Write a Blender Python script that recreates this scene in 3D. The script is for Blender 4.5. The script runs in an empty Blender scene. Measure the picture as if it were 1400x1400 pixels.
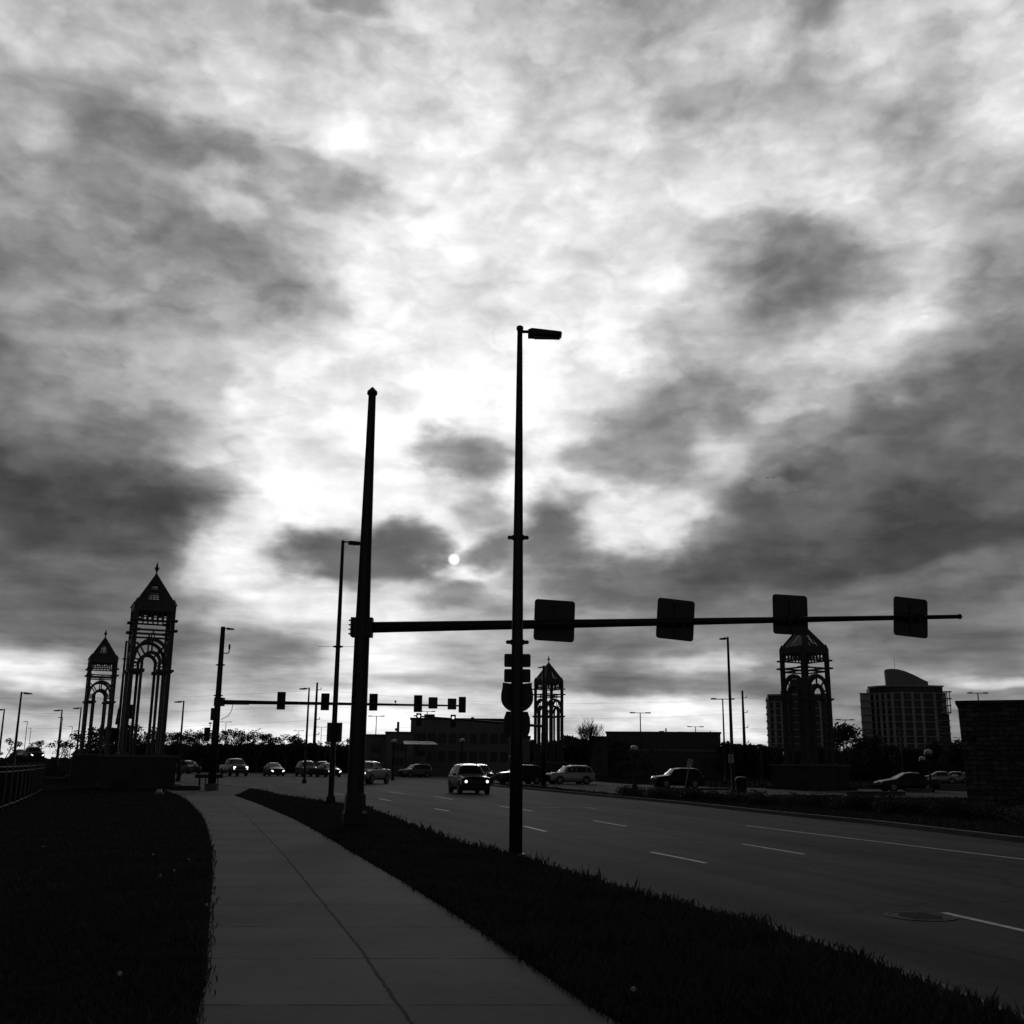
import bpy, math, random
import numpy as np
from mathutils import Vector, Matrix
random.seed(7); RNG = np.random.default_rng(11)
R = math.radians
scene = bpy.context.scene
C = scene.collection

# ------------------------------------------------------------------ camera
F = 1450.0                     # focal length, in pixels of a 1400 px wide picture
EYE = 1.6
PITCH = math.atan(346/F)
ROLL = math.atan(65/6800)
fw = Vector((0, math.cos(PITCH), math.sin(PITCH)))
up0 = Vector((0, -math.sin(PITCH), math.cos(PITCH))); rt0 = Vector((1, 0, 0))
rt = rt0*math.cos(ROLL) + up0*math.sin(ROLL); up = up0*math.cos(ROLL) - rt0*math.sin(ROLL)
cd = bpy.data.cameras.new("camera"); cam = bpy.data.objects.new("camera", cd); C.objects.link(cam)
M = Matrix(((rt.x, up.x, -fw.x, 0), (rt.y, up.y, -fw.y, 0), (rt.z, up.z, -fw.z, EYE), (0, 0, 0, 1)))
cam.matrix_world = M
cd.sensor_width = 36; cd.lens = 36*F/1400; cd.clip_end = 8000; cd.clip_start = 0.05
scene.camera = cam
scene.view_settings.view_transform = 'Standard'; scene.view_settings.look = 'None'
scene.view_settings.exposure = 0.0; scene.view_settings.gamma = 1.0
scene.render.resolution_x = 1024; scene.render.resolution_y = 1024

def ray(x, y):
    return fw + rt*((x-700)/F) + up*((700-y)/F)
def G(x, y, z=0.0):            # where the line of sight meets a level z
    d = ray(x, y); t = (z-EYE)/d.z
    return Vector((d.x*t, d.y*t, z))
def AT(x, y, D):               # point of that line of sight at northing D
    d = ray(x, y); t = D/d.y
    return Vector((d.x*t, D, EYE+d.z*t))
def azel(x, y):
    d = ray(x, y).normalized(); return math.atan2(d.x, d.y), math.asin(d.z)
def proj(p):
    v = Vector(p)-Vector((0, 0, EYE)); zz = v.dot(fw)
    return 700+F*v.dot(rt)/zz, 700-F*v.dot(up)/zz

# ------------------------------------------------------------------ node helper
class NT:
    def __init__(s, nt): s.nt = nt; s.l = nt.links
    def n(s, t, **k):
        nd = s.nt.nodes.new(t)
        for a, b in k.items(): setattr(nd, a, b)
        return nd
    def put(s, sock, v):
        if hasattr(v, 'links') or isinstance(v, bpy.types.NodeSocket): s.l.new(v, sock)
        else: sock.default_value = v
    def m(s, op, a, b=None, c=None, clamp=False):
        nd = s.n('ShaderNodeMath', operation=op); nd.use_clamp = clamp
        s.put(nd.inputs[0], a)
        if b is not None: s.put(nd.inputs[1], b)
        if c is not None: s.put(nd.inputs[2], c)
        return nd.outputs[0]
    def vm(s, op, a, b=None, scale=None):
        nd = s.n('ShaderNodeVectorMath', operation=op)
        s.put(nd.inputs[0], a)
        if b is not None: s.put(nd.inputs[1], b)
        if scale is not None: s.put(nd.inputs[3], scale)
        return nd.outputs['Value'] if op in ('LENGTH', 'DOT_PRODUCT') else nd.outputs[0]
    def mr(s, v, a, b, c=0.0, d=1.0, smooth=True):
        nd = s.n('ShaderNodeMapRange'); nd.interpolation_type = 'SMOOTHSTEP' if smooth else 'LINEAR'
        s.put(nd.inputs['Value'], v)
        for k, q in (('From Min', a), ('From Max', b), ('To Min', c), ('To Max', d)): s.put(nd.inputs[k], q)
        return nd.outputs[0]
    def noise(s, vec, scale, detail=4, rough=.5, dist=0, color=False):
        nd = s.n('ShaderNodeTexNoise'); s.l.new(vec, nd.inputs['Vector'])
        nd.inputs['Scale'].default_value = scale; nd.inputs['Detail'].default_value = detail
        nd.inputs['Roughness'].default_value = rough; nd.inputs['Distortion'].default_value = dist
        return nd.outputs['Color'] if color else nd.outputs['Fac']

# ------------------------------------------------------------------ sky: overcast cloud deck with the low sun behind it
TX = [i*70 for i in range(21)]
TY = [0, 70, 140, 210, 280, 350, 420, 490, 560, 630, 700, 770, 840, 910, 980, 1050]
TV = """
72 72 74 70 71 78 74 60 76 80 72 68 66 62 75 74 52 66 72 76 80
72 76 80 74 76 82 78 82 82 78 72 76 86 72 86 76 68 84 82 86 84
60 70 68 70 82 84 86 88 86 86 78 78 80 70 68 66 74 74 62 80 88
58 56 52 54 60 62 84 88 90 92 90 90 88 84 82 84 78 68 64 72 80
66 60 60 58 78 78 72 80 92 92 92 95 94 92 72 82 84 84 80 72 64
48 56 54 56 52 58 70 90 92 90 90 88 84 92 76 58 56 68 80 60 56
54 60 64 60 72 74 66 88 94 94 92 94 88 86 76 66 64 80 76 56 52
46 56 66 74 76 86 92 92 96 97 95 96 92 80 70 70 80 80 60 52 54
44 56 52 56 72 88 93 97 98 99 98 92 85 74 64 60 76 50 42 44 46
40 44 44 54 80 94 97 99 98 70 88 90 58 62 84 54 46 42 36 38 38
30 28 28 34 60 98 99 97 99 94 96 76 94 92 60 48 34 33 30 32 34
40 44 42 42 85 92 60 55 70 88 70 55 92 48 34 34 33 34 34 36 44
42 38 34 40 66 88 92 92 88 78 62 56 50 48 50 48 44 46 42 44 50
76 74 50 48 60 50 62 92 86 66 60 48 46 60 54 48 46 52 50 52 52
62 66 60 60 86 80 90 92 92 88 84 78 84 88 90 78 58 52 48 52 50
95 96 95 90 92 92 92 94 94 92 92 90 88 88 86 80 66 56 50 50 50
"""
TV = np.array([[float(q)/100 for q in r.split()] for r in TV.strip().split('\n')])
def table(x, y):
    x = min(max(x, 0), 1399.9)/70; y = min(max(y, 0), 1049.9)/70
    i, j = int(x), int(y); u, v = x-i, y-j
    return (TV[j, i]*(1-u)+TV[j, i+1]*u)*(1-v)+(TV[j+1, i]*(1-u)+TV[j+1, i+1]*u)*v
# single clouds and gaps: brightness, x, y, half width, half height, tilt, hardness
CL = [(.29,120,680,190,62,2,.8),(.52,190,178,165,36,10,.6),(.52,320,352,130,56,22,.7),(.62,480,255,90,22,12,.5),(.86,328,262,46,30,20,.6),
      (.29,490,762,112,40,0,.9),(.29,545,742,55,30,-10,.8),(.46,622,812,62,22,0,.8),(.99,632,784,52,13,-4,.9),(.97,690,690,40,26,-30,.6),(.97,420,650,90,60,0,.5),(.95,410,825,70,30,0,.4),
      (.45,636,633,68,34,8,.8),(.66,655,700,44,28,30,.5),(.35,762,735,66,56,10,.95),(.38,680,752,42,26,-20,.8),
      (.95,880,716,84,36,-14,.6),(.92,850,690,50,20,-40,.4),(.99,735,625,28,60,25,.6),(.36,880,790,130,40,-8,.8),(.52,850,615,80,36,-12,.7),(.56,975,555,70,40,0,.5),
      (.27,1230,735,220,72,2,.8),(.38,1300,570,160,62,-14,.7),(.50,1105,360,100,56,18,.7),(.52,1240,172,60,36,0,.5),(.44,1125,10,40,46,0,.6),
      (.50,490,-5,46,22,0,.5),(.36,1075,705,90,60,0,.6),(.66,1049,662,18,22,0,.3),(.82,1100,530,90,32,-28,.5),(.66,960,430,80,34,-20,.4),
      (.94,50,922,95,15,5,.8),(.50,40,958,150,11,3,.7),(.36,120,866,190,26,2,.6),(.42,365,888,74,24,8,.6),(.97,350,760,60,30,0,.6),
      (.80,965,905,70,13,0,.6),(.90,870,968,130,17,4,.7),(.40,940,936,190,15,3,.7),(.40,800,885,90,14,0,.5),
      (.80,1370,928,80,9,5,.7),(.47,1290,786,160,20,-7,.3),(.38,1300,880,160,22,4,.5),(.70,1260,60,60,60,0,.3),
      (.62,640,868,70,10,0,.5),(.66,430,930,60,9,4,.5),(.68,590,925,70,9,0,.5),(.70,520,960,80,8,3,.4)]
w = bpy.data.worlds.new("World"); scene.world = w; w.use_nodes = True
nt = w.node_tree; nt.nodes.clear(); N = NT(nt)
tc = N.n('ShaderNodeTexCoord'); D0 = tc.outputs['Generated']
sp = N.n('ShaderNodeSeparateXYZ'); N.l.new(D0, sp.inputs[0]); dx, dy, dz = sp.outputs
az = N.m('ARCTAN2', dx, dy); el = N.m('ARCSINE', dz)
zz = N.m('ADD', N.m('MAXIMUM', dz, 0.0), 0.16)
cx = N.n('ShaderNodeCombineXYZ'); N.put(cx.inputs[0], N.m('DIVIDE', dx, zz)); N.put(cx.inputs[1], N.m('DIVIDE', dy, zz))
P = cx.outputs[0]                                     # position on the cloud deck overhead
ce = N.n('ShaderNodeCombineXYZ'); N.put(ce.inputs[0], az); N.put(ce.inputs[1], N.m('MULTIPLY', el, 1.8))
Q = ce.outputs[0]
def centred(col, k):
    return N.vm('SCALE', N.vm('SUBTRACT', col, (.5, .5, .5)), scale=k)
flat = N.mr(el, 0.0, .30, .30, 1.0)                   # clouds flatten towards the horizon
def wobble(off):
    q = N.vm('ADD', Q, (off, off*.37, 0))
    a = N.m('MULTIPLY', N.m('SUBTRACT', N.noise(q, 7.0, 3, .5), .5), .085)
    return N.m('MULTIPLY_ADD', N.m('SUBTRACT', N.noise(q, 19, 4, .5), .5), .05, a)
azw = N.m('ADD', az, wobble(3.1)); elw = N.m('MULTIPLY_ADD', wobble(11.7), N.m('MULTIPLY', flat, .8), el)
AZ0, AZ1 = R(-33), R(33); NS = 31
EL0, EL1, NR = R(-1.0), R(41.5), 24
de = (EL1-EL0)/(NR-1)
acc = None
azn = N.mr(azw, AZ0, AZ1, 0, 1, smooth=False)
elc = N.m('MINIMUM', N.m('MAXIMUM', elw, EL0), EL1)
for r in range(NR):
    e = EL0+de*r
    rp = N.n('ShaderNodeFloatCurve'); cv = rp.mapping.curves[0]; rp.mapping.use_clip = False
    for k in range(NS):
        t = k/(NS-1); a = AZ0+(AZ1-AZ0)*t
        px_, py_ = proj((math.sin(a)*math.cos(e)*100, math.cos(a)*math.cos(e)*100, EYE+math.sin(e)*100))
        v = table(px_, py_)
        if k == 0: cv.points[0].location = (0, v)
        elif k == NS-1: cv.points[-1].location = (1, v)
        else: cv.points.new(t, v)
    rp.mapping.update(); N.l.new(azn, rp.inputs['Value'])
    wgt = N.mr(N.m('ABSOLUTE', N.m('SUBTRACT', elc, e)), 0, de, 1, 0)
    acc = N.m('MULTIPLY', rp.outputs[0], wgt) if acc is None else N.m('MULTIPLY_ADD', rp.outputs[0], wgt, acc)
val = acc
cw = N.n('ShaderNodeCombineXYZ'); N.put(cw.inputs[0], azw); N.put(cw.inputs[1], elw)
fine_a = N.m('MULTIPLY_ADD', N.noise(P, 4, 4, .5, 0), .5, N.m('MULTIPLY', N.noise(Q, 13, 4, .55, 0), .5))
for (v, x, y, rx, ry, rot, hard) in CL:
    a, e = azel(x, y); a2, _ = azel(x+rx, y); _, e2 = azel(x, y-ry)
    mp = N.n('ShaderNodeMapping', vector_type='TEXTURE'); N.l.new(cw.outputs[0], mp.inputs[0])
    mp.inputs['Location'].default_value = (a, e, 0); mp.inputs['Rotation'].default_value = (0, 0, -R(rot))
    mp.inputs['Scale'].default_value = (a2-a, e2-e, 1)
    ln = N.vm('LENGTH', mp.outputs[0])
    ln = N.m('MULTIPLY_ADD', N.m('SUBTRACT', fine_a, .5), 1.7, ln)
    wt_ = N.mr(ln, .14+.36*hard, 1.75-.4*hard, min(.95, .55+.38*hard), 0)
    val = N.m('MULTIPLY_ADD', N.m('SUBTRACT', v, val), wt_, val)
# wispy texture of the deck: puffs above, streaks low down
puff = N.m('MULTIPLY_ADD', N.noise(Q, 11, 5, .52, 0), .5, N.m('MULTIPLY', N.noise(P, 3.4, 5, .52, 0), .5))
puff = N.mr(puff, .36, .64, .3, .7)
strk = N.n('ShaderNodeCombineXYZ'); N.put(strk.inputs[0], N.m('MULTIPLY', az, 1.0)); N.put(strk.inputs[1], N.m('MULTIPLY', el, 6.5))
stk = N.noise(strk.outputs[0], 9, 5, .55, 0)
low = N.mr(el, .06, .24, 1, 0)
puff2 = N.noise(Q, 24, 4, .5, 0)
det = N.m('ADD', N.m('MULTIPLY', N.m('SUBTRACT', puff, .5), N.m('MULTIPLY_ADD', low, -.08, .31)), N.m('MULTIPLY', N.m('SUBTRACT', stk, .5), N.m('MULTIPLY', low, .55)))
det = N.m('ADD', det, N.m('MULTIPLY', N.m('SUBTRACT', puff2, .5), N.m('MULTIPLY_ADD', low, -.1, .20)))
bil = N.m('ABSOLUTE', N.m('SUBTRACT', N.noise(Q, 8, 4, .5, 0), .5))
bil = N.m('MULTIPLY', N.m('SUBTRACT', .09, bil), N.m('MULTIPLY_ADD', low, -.45, .5))
det = N.m('SUBTRACT', det, bil)
# cottony lumps with crisper lit edges
qv = N.n('ShaderNodeCombineXYZ'); N.put(qv.inputs[0], N.m('MULTIPLY_ADD', N.m('SUBTRACT', N.noise(Q, 12, 3, .5), .5), .11, azw)); N.put(qv.inputs[1], N.m('MULTIPLY', N.m('MULTIPLY_ADD', N.m('SUBTRACT', puff, .5), .10, elw), 1.7))
vo = N.n('ShaderNodeTexVoronoi', feature='SMOOTH_F1'); N.l.new(qv.outputs[0], vo.inputs['Vector']); vo.inputs['Scale'].default_value = 13
vo.inputs['Detail'].default_value = 3; vo.inputs['Roughness'].default_value = .5; vo.inputs['Smoothness'].default_value = .35
det = N.m('MULTIPLY_ADD', N.m('SUBTRACT', .66, vo.outputs['Distance']), N.m('MULTIPLY_ADD', low, -.05, .14), det)
amp = N.mr(val, .25, .7, .45, 1.0)
val = N.m('MULTIPLY_ADD', det, amp, val)
val = N.m('MULTIPLY_ADD', val, 1.04, .035)
lin = N.m('POWER', N.m('MINIMUM', N.m('MAXIMUM', val, .02), 1.12), 2.25)
# the sun: a small pale disc in a thin part of the cloud
sa, se = azel(620.5, 765)
sd = Vector((math.sin(sa)*math.cos(se), math.cos(sa)*math.cos(se), math.sin(se)))
ca = N.vm('DOT_PRODUCT', D0, tuple(sd))
lin = N.m('ADD', lin, N.mr(ca, math.cos(.0062), math.cos(.0030), 0, .7))
lin = N.m('ADD', lin, N.m('MULTIPLY', N.mr(ca, math.cos(.16), 1.0, 0, 1), .06))
# sky outside the view dimmed on purpose, keeping ground and facing surfaces dark
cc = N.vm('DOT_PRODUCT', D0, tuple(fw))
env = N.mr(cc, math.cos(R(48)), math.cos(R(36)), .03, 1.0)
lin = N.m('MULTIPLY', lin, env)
# unseen pale band added low behind the camera to lift camera-facing surfaces
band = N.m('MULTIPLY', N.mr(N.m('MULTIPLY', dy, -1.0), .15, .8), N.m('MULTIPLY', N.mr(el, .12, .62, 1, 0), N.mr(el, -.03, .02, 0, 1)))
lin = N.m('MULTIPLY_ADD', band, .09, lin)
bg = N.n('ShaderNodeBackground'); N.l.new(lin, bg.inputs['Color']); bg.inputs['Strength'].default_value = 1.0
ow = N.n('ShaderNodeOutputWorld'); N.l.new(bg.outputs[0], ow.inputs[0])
w.cycles.sampling_method = 'MANUAL'; w.cycles.sample_map_resolution = 512

sl = bpy.data.lights.new("sun", 'SUN'); sl.energy = 0.2; sl.angle = R(10); sl.color = (1, 1, 1)
so = bpy.data.objects.new("sun", sl); C.objects.link(so); so.rotation_euler = (-sd).to_track_quat('-Z', 'Y').to_euler()

# ------------------------------------------------------------------ materials
MT = {}
def mat(name, col, rough=.7, metal=0.0, var=0.0, vs=3.0, bump=0.0, emit=0.0, spec=.5, streak=None, obj=True):
    if name in MT: return MT[name]
    m = bpy.data.materials.new(name); m.use_nodes = True; T = NT(m.node_tree); b = m.node_tree.nodes['Principled BSDF']
    b.inputs['Roughness'].default_value = rough; b.inputs['Metallic'].default_value = metal
    b.inputs['Specular IOR Level'].default_value = spec
    b.inputs['Base Color'].default_value = (col, col, col, 1)
    tc = T.n('ShaderNodeTexCoord'); v = tc.outputs['Object']
    if streak:
        mp = T.n('ShaderNodeMapping'); T.l.new(v, mp.inputs[0]); mp.inputs['Scale'].default_value = streak; v = mp.outputs[0]
    if var:
        f = T.noise(v, vs, 6, .6)
        T.l.new(T.mr(f, .3, .7, col*(1-var), col*(1+var)), b.inputs['Base Color'])
        T.l.new(T.mr(f, .3, .7, rough*.9, min(1, rough*1.1)), b.inputs['Roughness'])
    if bump:
        bp = T.n('ShaderNodeBump'); bp.inputs['Strength'].default_value = bump; bp.inputs['Distance'].default_value = .02
        T.l.new(T.noise(v, vs*6, 5, .6), bp.inputs['Height']); T.l.new(bp.outputs[0], b.inputs['Normal'])
    if emit:
        b.inputs['Emission Color'].default_value = (1, 1, 1, 1); b.inputs['Emission Strength'].default_value = emit
    MT[name] = m; return m
steel = mat('dark_steel', .05, .45, .6, .2, 4, .05)
paint = mat('tower_paint', .10, .5, .0, .25, 2, .05)
sign_back = mat('sign_aluminium', .07, .6, .1, .12, 3)
signal_m = mat('signal_housing', .03, .6, 0, .1)
concrete = mat('concrete', .20, .9, 0, .18, 1.5, .25, spec=.2)
stone = mat('plinth_stone', .08, .85, 0, .25, 1.3, .2, spec=.2)
glass = mat('dark_glass', .02, .08, 0, spec=.6)
rubber = mat('tyre_rubber', .02, .8)
rimm = mat('wheel_rim', .35, .35, .8)
plastic = mat('dark_plastic', .03, .5)
lit = mat('lit_lamp', .8, .3, emit=2.0)
lit_soft = mat('lit_lamp_soft', .8, .3, emit=1.2)
globe_m = mat('pale_globe', .75, .3, 0)
white_m = mat('white_paint', .75, .5, 0, .08, 2)
whitedull = mat('sign_white', .6, .5)
bark = mat('bark', .09, .9, 0, .3, 6, .3)
leaf = mat('foliage', .07, .8, 0, .35, 1.2, spec=.2)
twigm = mat('twig', .06, .9)
wallm = mat('building_render', .22, .85, 0, .12, .3, spec=.2)
walld = mat('building_dark_panel', .12, .85, 0, .12, .3, spec=.2)
aptm = mat('apartment_concrete', .5, .8, 0, .08, .1, spec=.3)
winm = mat('window_glass', .03, .25, 0, spec=.5)
metalroof = mat('metal_roof', .30, .6, .2, .05, 2)
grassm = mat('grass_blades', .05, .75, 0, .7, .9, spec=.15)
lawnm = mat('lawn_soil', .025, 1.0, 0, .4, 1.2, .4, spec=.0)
seedm = mat('seed_head', .75, .8)

def translucent(m, col, f):
    T = NT(m.node_tree); b = m.node_tree.nodes['Principled BSDF']; o = m.node_tree.nodes['Material Output']
    tr = T.n('ShaderNodeBsdfTranslucent'); tr.inputs['Color'].default_value = (col, col, col, 1)
    mx = T.n('ShaderNodeMixShader'); mx.inputs[0].default_value = f; T.l.new(b.outputs[0], mx.inputs[1]); T.l.new(tr.outputs[0], mx.inputs[2]); T.l.new(mx.outputs[0], o.inputs[0])
translucent(grassm, .05, .3); translucent(leaf, .06, .25)
# ------------------------------------------------------------------ mesh helpers
class MB:
    def __init__(s): s.v = []; s.f = []
    def add(s, vs, fs):
        o = len(s.v); s.v += [tuple(q) for q in vs]; s.f += [tuple(i+o for i in f) for f in fs]; return s
    def box(s, c, d, rz=0.0, taper=1.0):
        hx, hy, hz = d[0]/2, d[1]/2, d[2]/2; cs, sn = math.cos(rz), math.sin(rz); vs = []
        for sz in (-1, 1):
            k = taper if sz > 0 else 1
            for sx, sy in ((-1, -1), (1, -1), (1, 1), (-1, 1)):
                x, y = sx*hx*k, sy*hy*k
                vs.append((c[0]+x*cs-y*sn, c[1]+x*sn+y*cs, c[2]+sz*hz))
        return s.add(vs, [(3, 2, 1, 0), (4, 5, 6, 7), (0, 1, 5, 4), (1, 2, 6, 5), (2, 3, 7, 6), (3, 0, 4, 7)])
    def bar(s, a, b, r, n=8, r2=None, cap=True, start=0.0):
        a, b = Vector(a), Vector(b); d = (b-a)
        if d.length < 1e-6: return s
        d.normalize(); r2 = r if r2 is None else r2
        u = d.cross(Vector((0, 0, 1)));
        if u.length < .01: u = Vector((1, 0, 0))
        u.normalize(); v = d.cross(u); vs = []
        for p, q in ((a, r), (b, r2)):
            for k in range(n):
                t = 2*math.pi*k/n+start; vs.append(p+u*math.cos(t)*q+v*math.sin(t)*q)
        fs = [(k, (k+1) % n, n+(k+1) % n, n+k) for k in range(n)]
        if cap: fs += [tuple(range(n))[::-1], tuple(range(n, 2*n))]
        return s.add(vs, fs)
    def path(s, pts, r, n=8):
        for a, b in zip(pts[:-1], pts[1:]): s.bar(a, b, r, n)
        return s
    def lathe(s, prof, c=(0, 0, 0), n=16, axis='z'):
        vs = []
        for r, z in prof:
            for k in range(n):
                t = 2*math.pi*k/n
                if axis == 'z': vs.append((c[0]+r*math.cos(t), c[1]+r*math.sin(t), c[2]+z))
                else: vs.append((c[0]+r*math.cos(t), c[1]+z, c[2]+r*math.sin(t)))
        fs = []
        for j in range(len(prof)-1):
            for k in range(n): fs.append((j*n+k, j*n+(k+1) % n, (j+1)*n+(k+1) % n, (j+1)*n+k))
        fs += [tuple(range(n))[::-1], tuple((len(prof)-1)*n+k for k in range(n))]
        return s.add(vs, fs)
    def prism(s, poly, y0, y1, plane='xz', c=(0, 0, 0), rz=0):
        n = len(poly); vs = []; cs, sn = math.cos(rz), math.sin(rz)
        for y in (y0, y1):
            for a, b in poly:
                p = (a, y, b) if plane == 'xz' else ((a, b, y) if plane == 'xy' else (y, a, b))
                vs.append((c[0]+p[0]*cs-p[1]*sn, c[1]+p[0]*sn+p[1]*cs, c[2]+p[2]))
        fs = [tuple(range(n)), tuple(range(n, 2*n))[::-1]] + [(k, k+n, (k+1) % n+n, (k+1) % n) for k in range(n)]
        return s.add(vs, fs)
    def build(s, name, m, parent=None, smooth=False):
        me = bpy.data.meshes.new(name); me.from_pydata(s.v, [], s.f); me.materials.append(m)
        import bmesh
        bm = bmesh.new(); bm.from_mesh(me); bmesh.ops.recalc_face_normals(bm, faces=bm.faces); bm.to_mesh(me); bm.free()
        if smooth: me.shade_smooth()
        o = bpy.data.objects.new(name, me); C.objects.link(o)
        if parent: o.parent = parent
        return o
def tag(o, label=None, cat=None, group=None, kind=None):
    if label: o['label'] = label
    if cat: o['category'] = cat
    if group: o['group'] = group
    if kind: o['kind'] = kind
    return o
def thing(name, loc, rz=0.0, label=None, cat=None, group=None):
    o = bpy.data.objects.new(name, None); C.objects.link(o); o.location = loc; o.rotation_euler = (0, 0, rz)
    return tag(o, label, cat, group)
def copy_tree(o, parent=None):
    c = o.copy(); C.objects.link(c); c.parent = parent
    for ch in list(o.children): copy_tree(ch, c)
    return c
def sheet(name, pts, z, m, kind='structure', depth=None):
    mb = MB(); pts = [(p[0], p[1]) for p in pts]
    mb.prism(pts, z-(depth or .03), z, 'xy')
    o = mb.build(name, m); tag(o, kind=kind); return o

# ------------------------------------------------------------------ ground, road, pavement
RZ = -.12
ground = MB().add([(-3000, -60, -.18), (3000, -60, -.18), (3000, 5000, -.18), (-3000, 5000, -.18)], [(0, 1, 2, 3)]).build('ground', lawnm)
tag(ground, kind='structure')
def uvmat(name, base, kindm):
    m = bpy.data.materials.new(name); m.use_nodes = True; T = NT(m.node_tree); b = m.node_tree.nodes['Principled BSDF']
    tc = T.n('ShaderNodeTexCoord'); b.inputs['Roughness'].default_value = .9; b.inputs['Specular IOR Level'].default_value = .12
    ov = tc.outputs['Object']
    n1 = T.noise(ov, .7, 6, .6); n2 = T.noise(ov, 9, 6, .7); n3 = T.noise(ov, 90, 3, .6)
    f = T.m('ADD', T.m('ADD', T.m('MULTIPLY', n1, .5), T.m('MULTIPLY', n2, .25)), T.m('MULTIPLY', n3, .25))
    col = T.mr(f, .36, .64, base*.68, base*1.32, smooth=False)
    if kindm == 'walk':
        uv = T.n('ShaderNodeSeparateXYZ'); T.l.new(tc.outputs['UV'], uv.inputs[0]); u, v, _ = uv.outputs
        wob = T.m('MULTIPLY', T.m('SUBTRACT', T.noise(tc.outputs['UV'], 3, 5, .75), .5), .09)
        fr = T.m('ABSOLUTE', T.m('SUBTRACT', T.m('FRACT', T.m('ADD', T.m('DIVIDE', v, 1.83), T.m('MULTIPLY', wob, .3))), .5))
        j = T.mr(fr, .005, .013, 1, 0)
        part = T.mr(T.noise(ov, 1.3, 4, .7), .40, .56, .3, 1.0)
        j = T.m('MULTIPLY', j, part)
        uc = T.m('ABSOLUTE', T.m('SUBTRACT', T.m('ADD', u, T.m('MULTIPLY', wob, .3)), .5))
        spot = T.mr(T.noise(ov, 2.6, 2, .5), .66, .72, 0, .011)
        uc = T.m('SUBTRACT', uc, spot)
        c = T.mr(uc, .0040, .0080, 1, 0)
        jj = T.m('MAXIMUM', j, c)
        slab = T.m('FLOOR', T.m('DIVIDE', T.m('ADD', v, .915), 1.83))
        wn = T.n('ShaderNodeTexWhiteNoise', noise_dimensions='1D'); T.l.new(T.m('ADD', slab, T.m('MULTIPLY', T.m('GREATER_THAN', u, .5), 37.3)), wn.inputs['W'])
        col = T.m('MULTIPLY', col, T.m('MULTIPLY_ADD', wn.outputs['Value'], .26, .87))
        col = T.m('MULTIPLY', col, T.m('SUBTRACT', 1.0, T.m('MULTIPLY', jj, .97)))
    else:
        mp = T.n('ShaderNodeMapping', vector_type='TEXTURE'); T.l.new(ov, mp.inputs[0]); mp.inputs['Rotation'].default_value = (0, 0, ROADANG)
        mp.inputs['Scale'].default_value = (16, 1.0, 1)
        st = T.noise(mp.outputs[0], 1.0, 6, .62)
        col = T.m('MULTIPLY', col, T.mr(st, .32, .68, .62, 1.42))
        mp3 = T.n('ShaderNodeMapping', vector_type='TEXTURE'); T.l.new(ov, mp3.inputs[0]); mp3.inputs['Rotation'].default_value = (0, 0, ROADANG); mp3.inputs['Scale'].default_value = (70, 2.6, 1)
        col = T.m('MULTIPLY', col, T.mr(T.noise(mp3.outputs[0], 1.0, 3, .5), .36, .64, .75, 1.22))
        col = T.m('MULTIPLY', col, T.m('SUBTRACT', 1.0, T.mr(T.noise(ov, .35, 5, .7), .56, .66, 0, .28)))
        vo = T.n('ShaderNodeTexVoronoi', feature='DISTANCE_TO_EDGE'); mp2 = T.n('ShaderNodeMapping', vector_type='TEXTURE'); T.l.new(ov, mp2.inputs[0])
        mp2.inputs['Scale'].default_value = (9, 4.5, 1); mp2.inputs['Rotation'].default_value = (0, 0, ROADANG)
        wv = T.vm('ADD', mp2.outputs[0], T.vm('SCALE', T.noise(ov, .9, 4, .6, color=True), scale=.22)); T.l.new(wv, vo.inputs['Vector']); vo.inputs['Scale'].default_value = 1
        crk = T.m('MULTIPLY', T.mr(vo.outputs[0], .001, .007, .75, 0), T.mr(T.noise(ov, .25, 2, .5), .38, .54, 0, 1))
        col = T.m('MULTIPLY', col, T.m('SUBTRACT', 1.0, crk))
    T.l.new(col, b.inputs['Base Color'])
    bp = T.n('ShaderNodeBump'); bp.inputs['Strength'].default_value = .35; bp.inputs['Distance'].default_value = .01
    T.l.new(T.m('ADD', n3, T.m('MULTIPLY', n2, .5)), bp.inputs['Height']); T.l.new(bp.outputs[0], b.inputs['Normal'])
    return m
ra, rb = G(1020, 1129, RZ), G(1400, 1175, RZ); ROADANG = math.atan2((ra-rb).y, (ra-rb).x)
road_m = uvmat('road_asphalt', .072, 'road'); walk_m = uvmat('pavement_concrete', .165, 'walk')

KE = [(240,1069.5),(300,1072),(348,1077.5),(385,1086),(447,1095),(507,1103),(557,1122),(629,1149),(696,1164),(714,1168),(891,1222),(971,1240),(1057,1262),(1105,1282),(1186,1306),(1255,1331),(1346,1367),(1400,1387),(1600,1480)]
KW = [G(x, y, 0) for x, y in KE]; KW.append(Vector((KW[-1].x+3, 1.0, 0)))
# asphalt sheet: both carriageways and the junction
far = [G(1900, 1110, RZ), G(1400, 1084, RZ), G(1200, 1079, RZ), G(1000, 1077, RZ), G(860, 1072, RZ), G(740, 1063, RZ), G(600, 1059.5, RZ), G(450, 1054, RZ), G(300, 1051, RZ), G(60, 1050, RZ)]
near = [Vector((p.x-.25, p.y, RZ)) for p in KW]
road = sheet('road', [Vector((60, 1, 0))]+far+[G(60, 1056, RZ), G(200, 1060, RZ)]+near, RZ, road_m, depth=.05)
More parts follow.
